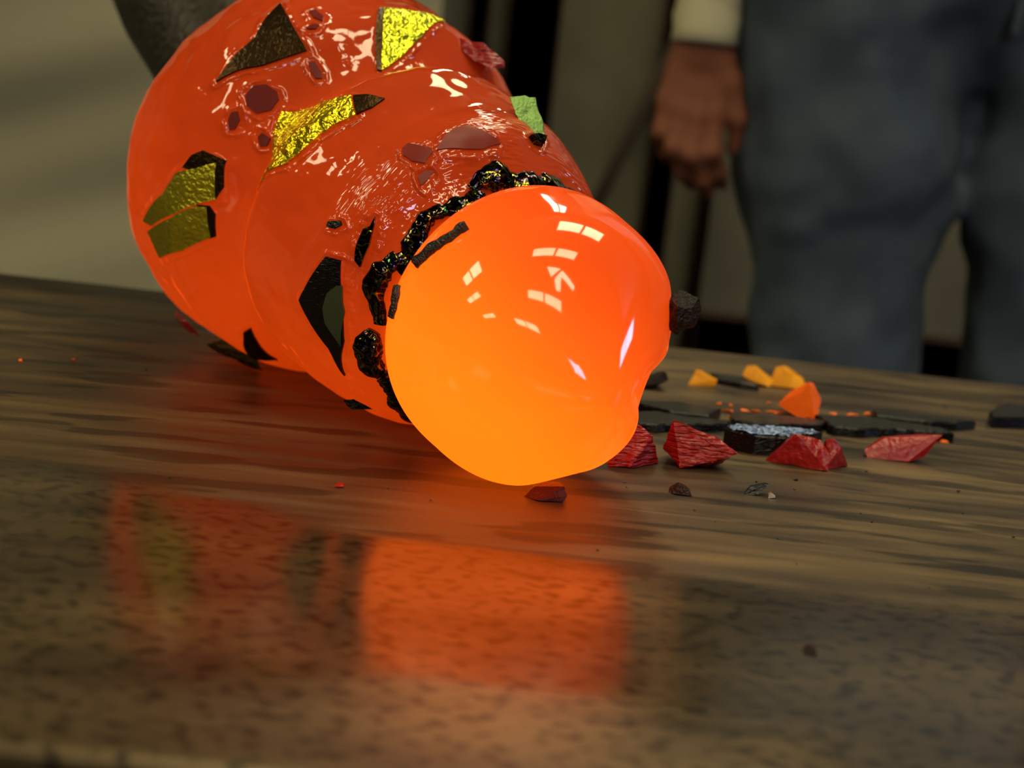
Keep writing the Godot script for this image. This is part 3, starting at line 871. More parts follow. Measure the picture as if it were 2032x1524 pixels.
func gather() -> void:
	var g := thing("glowing_glass_gather", "glowing orange-red molten glass gather on a dark blowpipe, studded with gold shards", "molten glass", BASE + Vector3(0, TOP, 0))
	# --- the glass itself ---
	var ns := 300
	var np := 400
	var sv := []
	for i in ns + 1:
		var u := float(i) / ns
		sv.append(lerpf(S_BACK, 0.03, u / 0.72) if u < 0.72 else 0.03 + (TIP - 0.03) * sin((u - 0.72) / 0.28 * PI / 2))
	var verts := PackedVector3Array()
	var uvs := PackedVector2Array()
	var norms := PackedVector3Array()
	for i in ns + 1:
		var sec := section(sv[i])
		for k in np + 1:
			verts.append(skin_point(sec, sv[i], TAU * k / np) - BASE)
			uvs.append(Vector2(float(k) / np, lerpf(0.002, 0.998, (sv[i] - S_BACK) / (TIP - S_BACK))))
	norms.resize(verts.size())
	var idx := PackedInt32Array()
	var row := np + 1
	for i in ns:
		for k in np:
			var a := i * row + k
			idx.append_array([a, a + row, a + row + 1, a, a + row + 1, a + 1])
			var fn := (verts[a + row + 1] - verts[a]).cross(verts[a + row] - verts[a + 1])
			norms[a] += fn
			norms[a + 1] += fn
			norms[a + row] += fn
			norms[a + row + 1] += fn
	var flip := norms[(ns / 2) * row + 10].dot(verts[(ns / 2) * row + 10] + BASE - section(sv[ns / 2])[0]) < 0
	for i in ns + 1:
		var j := i * row
		var nn := norms[j] + norms[j + np]
		norms[j] = nn
		norms[j + np] = nn
		for k in row:
			norms[j + k] = (norms[j + k] * (-1.0 if flip else 1.0)).normalized()
	for k in row:
		norms[ns * row + k] = AX_A
	# front faces run clockwise
	var va := verts[idx[6000]]
	var chk := (va - verts[idx[6002]]).cross(va - verts[idx[6001]])
	if chk.dot(norms[idx[6000]]) < 0:
		for i in range(0, idx.size(), 3):
			var t := idx[i + 1]
			idx[i + 1] = idx[i + 2]
			idx[i + 2] = t
	var arr := []
	arr.resize(Mesh.ARRAY_MAX)
	arr[Mesh.ARRAY_VERTEX] = verts
	arr[Mesh.ARRAY_NORMAL] = norms
	arr[Mesh.ARRAY_TEX_UV] = uvs
	arr[Mesh.ARRAY_INDEX] = idx
	var am := ArrayMesh.new()
	am.add_surface_from_arrays(Mesh.PRIMITIVE_TRIANGLES, arr)
	obj("glowing_glass_body", am, glass_skin(), g)
	# --- shards, chips and bands fused to it ---
	var tone := {"A": "bronze", "B": "lime", "B2": "bronze", "C": "gold", "C2": "bronze", "D": "olive", "D2": "bronze", "D3": "bronze", "E": "olive", "E2": "bronze", "Fd": "black_glass", "Fg": "green_black", "G": "bronze", "N": "band", "P": "band", "X1": "black_glass",
		"K": "maroon", "L1": "maroon", "L2": "maroon", "L3": "maroon", "L4": "maroon", "L5": "maroon", "M1": "smoke_red", "M2": "smoke_red", "M3": "smoke_red"}
	var label := {"A": "dark bronze coated triangle", "B": "bright lime-yellow crinkled shard", "C": "brilliant gold crinkled shard", "D": "olive green shard", "E": "olive green ribbed shard below its twin", "Fd": "black pointed shard", "G": "dark olive shard near the table"}
	for k in SHARD:
		var called := "coated_shard"
		var hgt := 0.0010
		if k.begins_with("L") or k == "K" or k.begins_with("M"):
			called = "melted_chip"
			hgt = 0.0006
		elif k == "P" or k == "N":
			called = "coated_sliver"
			hgt = 0.0022
		elif k.length() == 2 and k != "Fd" and k != "X1":
			called = "shaded_shard_edge"  # dark strips carry the bevel shadow as colour
			hgt = 0.0009
		if k == "Fg":
			called = "green_glint"
			hgt = 0.0013
		var o := obj(called, patch(SHARD[k], hgt), mats[tone[k]], g)
		if label.has(k):
			o.set_meta("label", label[k])
	# bands laid in the groove: [from, to, s, thickness, lift]
	for b in [[0.50, 0.72, -0.004, 0.0042, 0.002], [0.74, 0.93, -0.006, 0.0040, 0.003], [0.88, 1.98, -0.0045, 0.0062, 0.0035], [1.92, 2.42, -0.0020, 0.0042, 0.0030], [2.30, 2.86, -0.0015, 0.0054, 0.0036], [2.78, 3.34, -0.0040, 0.0050, 0.0056], [3.40, 3.76, -0.0050, 0.0046, 0.0072], [3.78, 4.32, -0.0060, 0.0046, 0.0074]]:
		var nor := []
		var path := []
		var rad := []
		var n := 60
		for i in n + 1:
			var u := float(i) / n
			var ph := lerpf(b[0], b[1], u)
			var s: float = b[2] + 0.0018 * sin(ph * 9.0 + b[0])
			path.append(skin(s, ph) + skin_normal(b[2], ph) * (b[4] - 0.0006 + 0.0008 * sin(ph * 11.0)) - BASE)
			nor.append(skin_normal(b[2], ph))
			rad.append(b[3] * (0.45 + 0.55 * sqrt(sin(PI * clampf(u, 0.03, 0.97)))) * (1.0 + 0.55 * wob.get_noise_1d(ph * 0.16 + b[0])))
		obj("sparkling_band", ribbon(path, nor, rad), mats.band, g)
	for b in [[[0.0272, 2.70], [0.0300, 2.56], [0.0335, 2.42], [0.0352, 2.27], 0.0021], [[0.0225, 2.89], [0.0250, 2.95], [0.0262, 3.02], [0.0262, 3.10], 0.0016]]:
		var path := []
		var rad := []
		for i in 3:
			for j in 5:
				var u := j / 5.0
				var s := lerpf(b[i][0], b[i + 1][0], u)
				var ph := lerpf(b[i][1], b[i + 1][1], u)
				path.append(skin(s, ph) + skin_normal(s, ph) * 0.0006 - BASE)
				rad.append(b[4])
		obj("dark_rod", tube(path, rad, 10, 0.5, 10.0), mats.dark_rod, g)
	# flat shards that stand off the silhouette, and lumps caught on it
	for k in STUCK:
		var pts: Array[Vector3] = []
		for i in range(1, STUCK[k].size(), 3):
			pts.append(Vector3(STUCK[k][i], STUCK[k][i + 1], STUCK[k][i + 2]) * 0.001)
		var o := obj("stuck_lump" if k != "nub" else "dark_nub", shatter(pts, 0.0012, 5 + k.length()), mats[STUCK[k][0]], g)
		o.position = -BASE
		if k == "standing_shard":
			o.name = k
			o.set_meta("label", "leaf-green shard standing off the far edge")
	# --- the blowpipe, leaving to the upper left ---
	var a0 := section(-0.23)[0] as Vector3
	var dirp: Vector3 = (PIPE_TO - a0).normalized()
	var st := begin()
	var path := []
	var rad := []
	for q in [[-0.02, 0.030], [0.02, 0.036], [0.06, 0.039], [0.16, 0.044], [0.24, 0.048], [0.30, 0.047], [0.32, 0.030], [0.325, 0.014], [1.05, 0.012]]:
		path.append(a0 + dirp * q[0] - BASE)
		rad.append(q[1])
	tube_into(st, path, rad, 40)
	obj("blowpipe", done(st), mats.iron, g)
	# the heat that the glass sends onto the table in front of it
	var l := AreaLight3D.new()
	l.name = "glow_light"
	l.area_size = Vector2(0.05, 0.05)
	l.area_normalize_energy = false
	l.light_color = Color(1.0, 0.40, 0.08)
	l.light_energy = 0.05
	l.area_range = 4.0
	l.shadow_enabled = true
	g.add_child(l)
	l.position = section(0.0)[0] + AX_A * (TIP + 0.006) - BASE
	l.look_at_from_position(l.position + g.position, l.position + g.position + AX_A, Vector3.UP)

# a piece that lies in the skin: outline in (s mm, angle mrad)
func patch(outline: Array, hgt: float) -> ArrayMesh:
	var R := 0.07
	var poly := PackedVector2Array()
	for q in outline:
		poly.append(Vector2(q[0] * 0.001, q[1] * 0.001 * R))
	var idx := Geometry2D.triangulate_polygon(poly)
	var st := begin()
	st.set_smooth_group(0)
	var list := []
	for i in range(0, idx.size(), 3):
		list.append([poly[idx[i]], poly[idx[i + 1]], poly[idx[i + 2]]])
	var lev := 3
	for l in lev:
		var nx := []
		for t in list:
			var ab: Vector2 = (t[0] + t[1]) / 2
			var bc: Vector2 = (t[1] + t[2]) / 2
			var ca: Vector2 = (t[2] + t[0]) / 2
			nx.append_array([[t[0], ab, ca], [ab, t[1], bc], [ca, bc, t[2]], [ab, bc, ca]])
		list = nx
	var nmid := skin_normal(poly[0].x, poly[0].y / R)
	var cache := {}
	for t in list:
		var v: Array[Vector3] = []
		for q in t:
			if not cache.has(q):
				cache[q] = skin(q.x, q.y / R) + skin_normal(q.x, q.y / R) * hgt - BASE
			v.append(cache[q])
		tri(st, v[0], v[1], v[2], skin_normal(t[0].x, t[0].y / R))
	st.set_smooth_group(-1)
	var c := Vector2.ZERO
	for q in poly:
		c += q
	c /= poly.size()
	var cm := skin(c.x, c.y / R) - BASE
	for i in poly.size():
		var prev := poly[i]
		for k in 8:
			var nxt := poly[i].lerp(poly[(i + 1) % poly.size()], (k + 1) / 8.0)
			var n1 := skin_normal(prev.x, prev.y / R)
			var n2 := skin_normal(nxt.x, nxt.y / R)
			var a := skin(prev.x, prev.y / R) - BASE
			var b := skin(nxt.x, nxt.y / R) - BASE
			tri(st, a + n1 * hgt, b + n2 * hgt, b - n2 * 0.001, (a + b) / 2 - cm)
			tri(st, a + n1 * hgt, b - n2 * 0.001, a - n1 * 0.001, (a + b) / 2 - cm)
			prev = nxt
	return done(st)

func glass_skin() -> StandardMaterial3D:
	# heat: bright orange at the soft end, dull red towards the pipe, hotter underneath
	var w := 512
	var h := 512
	var em := PackedByteArray()
	em.resize(w * h * 3)
	for j in h:
		var s := S_BACK + (TIP - S_BACK) * (j + 0.5) / h
		for i in w:
			var ph := TAU * (i + 0.5) / w
			var p := section_fast(s) + (AX_1 * cos(ph) + AX_2 * sin(ph)) * 0.06
			var tip := smoothstep(-0.012, 0.03, s)
			var hot := 0.5 + 0.5 * cos(ph - 4.1) * minf(1.0, section(s)[1] / 0.045)
			var n := wob.get_noise_3dv(p * 0.6)
			var heat := lerpf(0.04 + 0.19 * hot * hot + 0.03 * n, 0.27 + 0.71 * smoothstep(0.05, 0.92, hot) + 0.02 * n, tip)
			heat = clampf(heat, 0.0, 1.0)
			# colour of the glow at that heat (linear, of a peak of 2.2)
			var r := 2.2 * pow(heat, 1.0)
			var gr := 0.265 * pow(heat, 1.32)
			var bl := 0.006 * heat
			var c := Color(r / 2.2, gr / 2.2, bl / 2.2).linear_to_srgb()
			var o := (j * w + i) * 3
			em[o] = int(255.0 * clampf(c.r, 0, 1))
			em[o + 1] = int(255.0 * clampf(c.g, 0, 1))
			em[o + 2] = int(255.0 * clampf(c.b, 0, 1))
	# relief: crinkled patches of clear glass on a smooth skin
	var bw := 2048
	var bh := 1024
	var fl := PackedFloat32Array()
	fl.resize(bw * bh)
	var rid := FastNoiseLite.new()
	rid.seed = 77
	rid.frequency = 90.0
	rid.fractal_octaves = 3
	var wrp := FastNoiseLite.new()
	wrp.seed = 78
	wrp.frequency = 60.0
	wrp.fractal_octaves = 2
	for j in bh:
		var s := S_BACK + (TIP - S_BACK) * (j + 0.5) / bh
		var sec := section(s)
		var near := []
		for c in CRINKLE:
			if absf(s * 1000.0 - c[0]) < 2.6 * c[2]:
				near.append(c)
		var body := 1.0 - smoothstep(-0.015, 0.01, s)
		for i in bw:
			var ph := TAU * (i + 0.5) / bw
			var m := 0.0
			for c in near:
				var ds: float = (s * 1000.0 - c[0]) / c[2]
				var dp: float = wrapf(ph - c[1] * 0.001, -PI, PI) * sec[1] * 1000.0 / c[2]
				var q := ds * ds + dp * dp
				if q < 6.0:
					m = maxf(m, exp(-q * 0.9))
			var v := 0.0
			if body > 0.0 or m > 0.02:
				var p: Vector3 = sec[0] + (AX_1 * cos(ph) + AX_2 * sin(ph)) * sec[1]
				v = body * (0.30 * wrp.get_noise_3dv(p) + 0.30 * exp(-pow((s + 0.020) / 0.012, 2.0)) * wrp.get_noise_2d(s * 14.0, ph * 0.10))
				if m > 0.02:
					v += m * 0.55 * rid.get_noise_3dv(p)
			fl[j * bw + i] = 0.5 + 0.5 * v
	# the clear glass stands up in a lip round each shard
	for k in SHARD:
		if k.length() > 1 and k in ["B2", "C2", "D2", "D3", "E2", "Fg"]:
			continue
		var R := 0.075
		var poly := PackedVector2Array()
		var box2 := Rect2(SHARD[k][0][0] * 0.001, SHARD[k][0][1] * 0.001 * R, 0, 0)
		for q in SHARD[k]:
			poly.append(Vector2(q[0] * 0.001, q[1] * 0.001 * R))
			box2 = box2.expand(poly[-1])
		box2 = box2.grow(0.005)
		for j in range(int((box2.position.x - S_BACK) / (TIP - S_BACK) * bh), int((box2.end.x - S_BACK) / (TIP - S_BACK) * bh) + 1):
			for i in range(int(box2.position.y / R / TAU * bw), int(box2.end.y / R / TAU * bw) + 1):
				var q := Vector2(S_BACK + (TIP - S_BACK) * (j + 0.5) / bh, TAU * (i + 0.5) / bw * R)
				var d := 1.0
				for e in poly.size():
					var c := Geometry2D.get_closest_point_to_segment(q, poly[e], poly[(e + 1) % poly.size()])
					d = minf(d, c.distance_to(q))
				if d < 0.005 and not Geometry2D.is_point_in_polygon(q, poly):
					var at: int = clampi(j, 0, bh - 1) * bw + posmod(i, bw)
					fl[at] += 0.30 * exp(-pow((d - 0.0018) / 0.0011, 2.0)) * (1.0 + 1.2 * wrp.get_noise_2d(q.x * 2.0, q.y * 2.0))
	var m := mat(lin(0.36, 0.043, 0.010), 0.06, 0.0, 0.5)
	m.emission_enabled = true
	m.emission_operator = BaseMaterial3D.EMISSION_OP_MULTIPLY
	m.emission = Color.WHITE
	m.emission_energy_multiplier = 2.2
	m.emission_texture = ImageTexture.create_from_image(Image.create_from_data(w, h, false, Image.FORMAT_RGB8, em))
	relief(m, ImageTexture.create_from_image(Image.create_from_data(bw, bh, false, Image.FORMAT_RF, fl.to_byte_array())), 0.22)
	return m

func section_fast(s: float) -> Vector3:
	return AX_C + AX_A * s

# ================= pieces on the table =================
const ORD := ["first", "second", "third", "fourth", "fifth", "sixth", "seventh", "eighth", "ninth", "tenth", "eleventh", "twelfth", "thirteenth", "fourteenth", "fifteenth", "sixteenth", "seventeenth", "eighteenth", "nineteenth", "twentieth", "twenty-first", "twenty-second", "twenty-third", "twenty-fourth", "twenty-fifth"]
const CRUMB_SAY := ["round orange crumb behind the right end of the farthest black bar", "small orange crumb just right of the round one behind the black bars", "lone orange crumb left of the orange wedge, set back from the row",
	"flat orange crumb beside the end of the farthest black bar, first of the row", "flat orange crumb second in the row behind the flat black bar", "flat orange crumb third in the row behind the flat black bar", "flat orange crumb fourth in the row behind the flat black bar", "flat orange crumb touching the left foot of the orange wedge",
	"small orange crumb lying on the crooked black bar", "small orange crumb above the crinkled bar's left end", "tiny orange crumb between the ends of the black bars", "long orange crumb under the front of the orange wedge", "orange crumb under the right corner of the orange wedge",
	"small orange crumb just right of the orange wedge, behind the ragged bar", "long orange crumb behind the ragged black bar", "tall orange crumb at the left end of the slim black bar", "orange crumb in front of the ragged black bar, above the boat-shaped red chunk", "flat orange crumb by the right tip of the boat-shaped red chunk",
	"orange crumb nearest the left edge of the picture", "orange crumb on the left of the table, second from the picture's edge"]
func pieces() -> void:
	var say := {
		"red_half": ["red_chunk", "faceted red glass chunk half hidden behind the glowing ball", "red_glass", 0.0010],
		"red_ribbed": ["red_chunk", "large red glass chunk with a ribbed face, its point aimed at the black crinkled bar", "red_glass", 0.0012],
		"red_wedge": ["red_chunk", "dark red glass wedge in front of the black crinkled bar", "red_smooth", 0.0008],
		"red_block": ["red_chunk", "small red glass block against the end of the dark red wedge", "red_smooth", 0.0008],
		"red_boat": ["red_chunk", "boat-shaped red glass chunk at the far right of the red ones", "red_smooth", 0.0006],
		"red_under": ["plum_chip", "dull plum-red glass chip pinched under the glowing ball", "plum_glass", 0.0008],
		"yellow_small": ["yellow_chip", "small triangular yellow glass chip, leftmost of the yellow ones", "yellow_glass", 0.0005],
		"yellow_curl": ["yellow_chip", "slanting yellow glass chip between the flat black flake and the rounded yellow one", "yellow_glass", 0.0006],
		"yellow_round": ["yellow_chip", "rounded yellow glass chip behind the orange wedge", "yellow_glass", 0.0006],
		"orange_wedge": ["orange_chunk", "upright orange glass wedge standing among orange crumbs", "orange_glass", 0.0004],
		"brown_bit": ["brown_chip", "dark brown glass chip lying in front of the red chunks", "brown_glass", 0.0005],
		"black_bit": ["black_chip", "little black glass chip with a raised pointed tail", "black_glass", 0.0004],
		"clear_bit": ["clear_chip", "tiny pale clear glass chip beside the black pointed chip", "clear", 0.0002],
		"dark_near": ["dark_chip", "dark blurred chip alone on the polished near part of the table", "brown_glass", 0.0003],
		"red_bit": ["red_chip", "tiny red glass chip alone on the table left of the glowing ball", "red_smooth", 0.0002],
		"brown_behind": ["brown_chip", "dark brown lump showing behind the right edge of the glowing ball", "brown_glass", 0.0008],
	}
	var n := 0
	for k in CHUNK:
		n += 1
		var pts: Array[Vector3] = []
		var L: Array = CHUNK[k][1]
		for i in range(0, L.size(), 3):
			pts.append(Vector3(L[i], L[i + 1] + (0.15 * (i % 4) if L[i + 1] < 0.5 else 0.0), L[i + 2]) * 0.001)
		var o := obj(say[k][0], shatter(pts, say[k][3], 100 + n), mats[say[k][2]])
		o.position = Vector3(CHUNK[k][0][0] * 0.001, TOP, CHUNK[k][0][1] * 0.001)
		tag(o, say[k][1], "glass chunk" if say[k][0].ends_with("chunk") else "glass chip")
	var bars := {
		"under": ["flat black glass bar just right of the glowing ball, farthest back of its row", "black_glass", 0.0003],
		"crooked": ["crooked black glass bar behind the red chunks, next to the glowing ball", "black_glass", 0.0010],
		"flat": ["flat black glass bar under the foot of the orange wedge", "black_glass", 0.0003],
		"crinkled": ["thick black glass bar with a crinkled blue-sheened top", "black_glass", 0.0004],
		"ragged": ["long ragged black glass bar right of the orange wedge", "black_glass", 0.0012],
		"long": ["slim black glass bar behind the ragged one, ending farthest right", "black_glass", 0.0005],
		"behind": ["thin black glass flake between the yellow chips", "black_glass", 0.0004],
		"edge": ["purplish black glass disc piece at the right edge of the picture", "black_glass", 0.0006],
	}
	for k in PLATE:
		n += 1
		var poly := PackedVector2Array()
		var L: Array = PLATE[k][1]
		for i in range(0, L.size(), 2):
			poly.append(Vector2(L[i], L[i + 1]) * 0.001)
		var o := obj("black_glass_bar", slab(poly, 0.0, PLATE[k][0][2] * 0.001, 0.0007, bars[k][2], n), mats[bars[k][1]])
		o.position = Vector3(PLATE[k][0][0] * 0.001, TOP, PLATE[k][0][1] * 0.001)
		tag(o, bars[k][0], "glass bar")
		if k == "crinkled":
			var inner: PackedVector2Array = Geometry2D.offset_polygon(poly, -0.0008)[0]
			obj("crinkled_face", ridges(inner, PLATE[k][0][2] * 0.001 + 0.0004), mats.blue_sheen, o)
	var ci := 0
	for c in CRUMB:
		n += 1
		var pts: Array[Vector3] = []
		for i in 9:
			pts.append(Vector3(rng.randf_range(-1, 1) * c[2], absf(rng.randf_range(0.0, 1.3)) * c[3], rng.randf_range(-1, 1) * c[3] * 1.6) * 0.001)
		pts.append(Vector3(-c[2], 0.1, 0) * 0.001)
		pts.append(Vector3(c[2], 0.05, 0.1) * 0.001)
		var st := begin()
		st.set_smooth_group(-1)
		hull_into(st, pts)
		var o := obj("orange_crumb", done(st), mats.crumb)
		o.position = Vector3(c[0] * 0.001, TOP, c[1] * 0.001)
		tag(o, CRUMB_SAY[ci], "glass crumb", "orange crumbs on the table")
		ci += 1
	for c in SPECK:
		var pts: Array[Vector3] = []
		for i in 8:
			pts.append(Vector3(rng.randf_range(-1, 1), rng.randf_range(0, 0.9), rng.randf_range(-1, 1)) * c[2] * 0.001)
		var st := begin()
		st.set_smooth_group(-1)
		hull_into(st, pts)
		var o := obj("grit_speck", done(st), mats.speck)
		o.position = Vector3(c[0] * 0.001, TOP, c[1] * 0.001)
		tag(o, "tiny dark grit speck on the table, %s from the left among the specks" % ORD[c[3]], "grit", "dark specks on the table")

# ================= the person =================
# surface nets over a smooth union of tapered capsules: bone = [from, to, radius, radius]
func flesh(st: SurfaceTool, bones: Array, cell: float, k: float, fold := 0.0, folds: FastNoiseLite = null) -> void:
	var lo := Vector3.ONE * 1e9
	var hi := -lo
	for b in bones:
		var r: float = maxf(b[2], b[3]) + k + 2.5 * cell
		lo = lo.min(b[0].min(b[1]) - Vector3.ONE * r)
		hi = hi.max(b[0].max(b[1]) + Vector3.ONE * r)
	var n := Vector3i(((hi - lo) / cell).ceil()) + Vector3i.ONE
	var f := PackedFloat32Array()
	f.resize(n.x * n.y * n.z)
	f.fill(1.0)
	var sy := n.x
	var sz := n.x * n.y
	for b in bones:
		var r: float = maxf(b[2], b[3]) + k + 2.0 * cell
		var a: Vector3 = b[0]
		var ba: Vector3 = b[1] - a
		var l2 := maxf(ba.length_squared(), 1e-9)
		var i0 := Vector3i(((a.min(b[1]) - Vector3.ONE * r - lo) / cell).floor()).max(Vector3i.ZERO)
		var i1 := Vector3i(((a.max(b[1]) + Vector3.ONE * r - lo) / cell).ceil()).min(n - Vector3i.ONE)
		for z in range(i0.z, i1.z + 1):
			for y in range(i0.y, i1.y + 1):
				for x in range(i0.x, i1.x + 1):
					var p := lo + Vector3(x, y, z) * cell
					var t := clampf((p - a).dot(ba) / l2, 0.0, 1.0)
					var d: float = (p - a - ba * t).length() - lerpf(b[2], b[3], t)
					var at := x + y * sy + z * sz
					var e := f[at]
					var h := maxf(k - absf(d - e), 0.0) / k
					f[at] = minf(d, e) - h * h * k * 0.25
	if folds:
		for z in n.z:
			for y in n.y:
				for x in n.x:
					var at := x + y * sy + z * sz
					if absf(f[at]) < 0.05:
						f[at] += fold * folds.get_noise_3dv(lo + Vector3(x, y, z) * cell)
	var vert := {}
	for z in n.z - 1:
		for y in n.y - 1:
			for x in n.x - 1:
				var at := x + y * sy + z * sz
				var c := [f[at], f[at + 1], f[at + sy], f[at + sy + 1], f[at + sz], f[at + sz + 1], f[at + sz + sy], f[at + sz + sy + 1]]
				var neg := 0
				for v in c:
					if v < 0.0:
						neg += 1
				if neg == 0 or neg == 8:
					continue
				var sum := Vector3.ZERO
				var cnt := 0
				for e in [[0, 1], [2, 3], [4, 5], [6, 7], [0, 2], [1, 3], [4, 6], [5, 7], [0, 4], [1, 5], [2, 6], [3, 7]]:
					if (c[e[0]] < 0.0) != (c[e[1]] < 0.0):
						var t: float = c[e[0]] / (c[e[0]] - c[e[1]])
						var p0 := Vector3(e[0] & 1, (e[0] >> 1) & 1, e[0] >> 2)
						var p1 := Vector3(e[1] & 1, (e[1] >> 1) & 1, e[1] >> 2)
						sum += p0.lerp(p1, t)
						cnt += 1
				vert[at] = lo + (Vector3(x, y, z) + sum / cnt) * cell
	st.set_smooth_group(0)
	for at in vert:
		var x: int = at % sy
		var y: int = (at / sy) % n.y
		var z: int = at / sz
		for ax in 3:
			var step: int = [1, sy, sz][ax]
			var u: int = [sy, sz, 1][ax]
			var w: int = [sz, 1, sy][ax]
			if (y == 0 and ax != 1) or (x == 0 and ax != 0) or (z == 0 and ax != 2):
				continue
			if (f[at] < 0.0) == (f[at + step] < 0.0):
				continue
			if not (vert.has(at - u) and vert.has(at - w) and vert.has(at - u - w)):
				continue
			var nrm := Vector3.ZERO
			nrm[ax] = 1.0 if f[at] < 0.0 else -1.0
			quad_dir(st, vert[at], vert[at - u], vert[at - u - w], vert[at - w], nrm)

func quad_dir(st: SurfaceTool, a: Vector3, b: Vector3, c: Vector3, d: Vector3, n: Vector3) -> void:
	# one winding for both halves, so that thin quads stay turned alike
	var g := (a - c).cross(b - d)
	if g.dot(n) > 0.0:
		for v in [a, c, b, a, d, c]:
			st.add_vertex(v)
	else:
		for v in [a, b, c, a, c, d]:
			st.add_vertex(v)

func person() -> void:
	var P := thing("person", "person in loose blue jeans with a cream sleeve and hanging hand, standing behind the table", "person", Vector3(0.467, 0, -1.55))
	# --- skin: one body with finer head and hands ---
	var st := begin()
	flesh(st, [[Vector3(0, 0.95, 0), Vector3(0, 1.34, 0), 0.105, 0.115], [Vector3(-0.15, 1.42, 0), Vector3(0.15, 1.42, 0), 0.055, 0.055], [Vector3(0, 1.42, 0), Vector3(0, 1.54, 0.01), 0.06, 0.052],
		[Vector3(-0.19, 1.41, 0), Vector3(-0.285, 1.12, -0.02), 0.048, 0.038], [Vector3(-0.285, 1.12, -0.02), Vector3(-0.297, 0.815, 0.0), 0.036, 0.029],
		[Vector3(0.19, 1.41, 0), Vector3(0.285, 1.12, -0.02), 0.048, 0.038], [Vector3(0.285, 1.12, -0.02), Vector3(0.297, 0.815, 0.0), 0.036, 0.029],
		[Vector3(-0.09, 0.92, 0), Vector3(-0.11, 0.5, 0), 0.085, 0.055], [Vector3(-0.11, 0.5, 0), Vector3(-0.11, 0.08, -0.03), 0.055, 0.035],
		[Vector3(0.09, 0.92, 0), Vector3(0.11, 0.5, 0), 0.085, 0.055], [Vector3(0.11, 0.5, 0), Vector3(0.11, 0.08, -0.03), 0.055, 0.035]], 0.013, 0.03)
	# head with brow, nose, lips, chin, ears
	flesh(st, [[Vector3(0, 1.665, -0.01), Vector3(0, 1.655, 0.0), 0.083, 0.08], [Vector3(0, 1.60, 0.03), Vector3(0, 1.565, 0.045), 0.058, 0.038], [Vector3(-0.03, 1.585, 0.02), Vector3(0.03, 1.585, 0.02), 0.045, 0.045],
		[Vector3(0, 1.655, 0.082), Vector3(0, 1.622, 0.102), 0.009, 0.013], [Vector3(-0.013, 1.618, 0.09), Vector3(0.013, 1.618, 0.09), 0.008, 0.008],
		[Vector3(-0.038, 1.675, 0.066), Vector3(0.038, 1.675, 0.066), 0.012, 0.012], [Vector3(-0.02, 1.594, 0.078), Vector3(0.02, 1.594, 0.078), 0.006, 0.006], [Vector3(-0.017, 1.584, 0.076), Vector3(0.017, 1.584, 0.076), 0.007, 0.007],
		[Vector3(-0.083, 1.66, 0.0), Vector3(-0.085, 1.625, 0.005), 0.014, 0.010], [Vector3(0.083, 1.66, 0.0), Vector3(0.085, 1.625, 0.005), 0.014, 0.010], [Vector3(0, 1.50, 0.01), Vector3(0, 1.56, 0.012), 0.05, 0.05]], 0.005, 0.018)
	# right hand: back towards us, fingers half curled, thumb on the thigh side; the left mirrors it
	for m in [1.0, -1.0]:
		var h := []
		var W := Vector3(-0.297, 0.83, 0.0)
		var mcp := [Vector3(-0.330, 0.757, 0.006), Vector3(-0.315, 0.748, 0.014), Vector3(-0.296, 0.744, 0.018), Vector3(-0.277, 0.748, 0.016)]
		var pip := [Vector3(-0.333, 0.722, 0.012), Vector3(-0.318, 0.706, 0.026), Vector3(-0.297, 0.700, 0.030), Vector3(-0.276, 0.706, 0.026)]
		var dip := [Vector3(-0.322, 0.700, -0.004), Vector3(-0.303, 0.681, 0.010), Vector3(-0.282, 0.674, 0.014), Vector3(-0.265, 0.685, 0.010)]
		var end := [Vector3(-0.310, 0.688, -0.018), Vector3(-0.290, 0.668, -0.006), Vector3(-0.270, 0.660, -0.002), Vector3(-0.256, 0.672, -0.004)]
		for i in 4:
			h.append([W + Vector3((i - 1.5) * 0.010, -0.012, 0), mcp[i], 0.020, 0.0125])
			h.append([mcp[i], pip[i], 0.0115, 0.0098])
			h.append([pip[i], dip[i], 0.0098, 0.0086])
			h.append([dip[i], end[i], 0.0086, 0.0072])
		h.append([W + Vector3(0, 0.02, 0), W + Vector3(0, -0.02, 0), 0.030, 0.029])
		h.append([W + Vector3(0.010, -0.015, 0.004), Vector3(-0.264, 0.782, 0.012), 0.020, 0.014])
		h.append([Vector3(-0.264, 0.782, 0.012), Vector3(-0.250, 0.745, 0.016), 0.0135, 0.0110])
		h.append([Vector3(-0.250, 0.745, 0.016), Vector3(-0.251, 0.712, 0.010), 0.0105, 0.0080])
		for b in h:
			b[0] = Vector3(b[0].x * m, b[0].y, b[0].z)
			b[1] = Vector3(b[1].x * m, b[1].y, b[1].z)
		flesh(st, h, 0.0035, 0.008)
	obj("body", done(st), mats.skin, P)
	for sx in [-1, 1]:
		var e := SphereMesh.new()
		e.radius = 0.010
		e.height = 0.020
		obj("eye", e, mats.eye, P).position = Vector3(sx * 0.031, 1.655, 0.073)
	var hs := begin()
	flesh(hs, [[Vector3(0, 1.69, -0.02), Vector3(0, 1.70, 0.005), 0.088, 0.078], [Vector3(0, 1.64, -0.045), Vector3(0, 1.57, -0.05), 0.065, 0.045], [Vector3(-0.06, 1.68, 0.01), Vector3(-0.07, 1.63, -0.02), 0.03, 0.025], [Vector3(0.06, 1.68, 0.01), Vector3(0.07, 1.63, -0.02), 0.03, 0.025]], 0.008, 0.02)
	obj("hair", done(hs), mats.hair, P)
	# --- clothes ---
	var folds := FastNoiseLite.new()
	folds.seed = 91
	folds.frequency = 9.0
	folds.fractal_octaves = 2
	var js := begin()
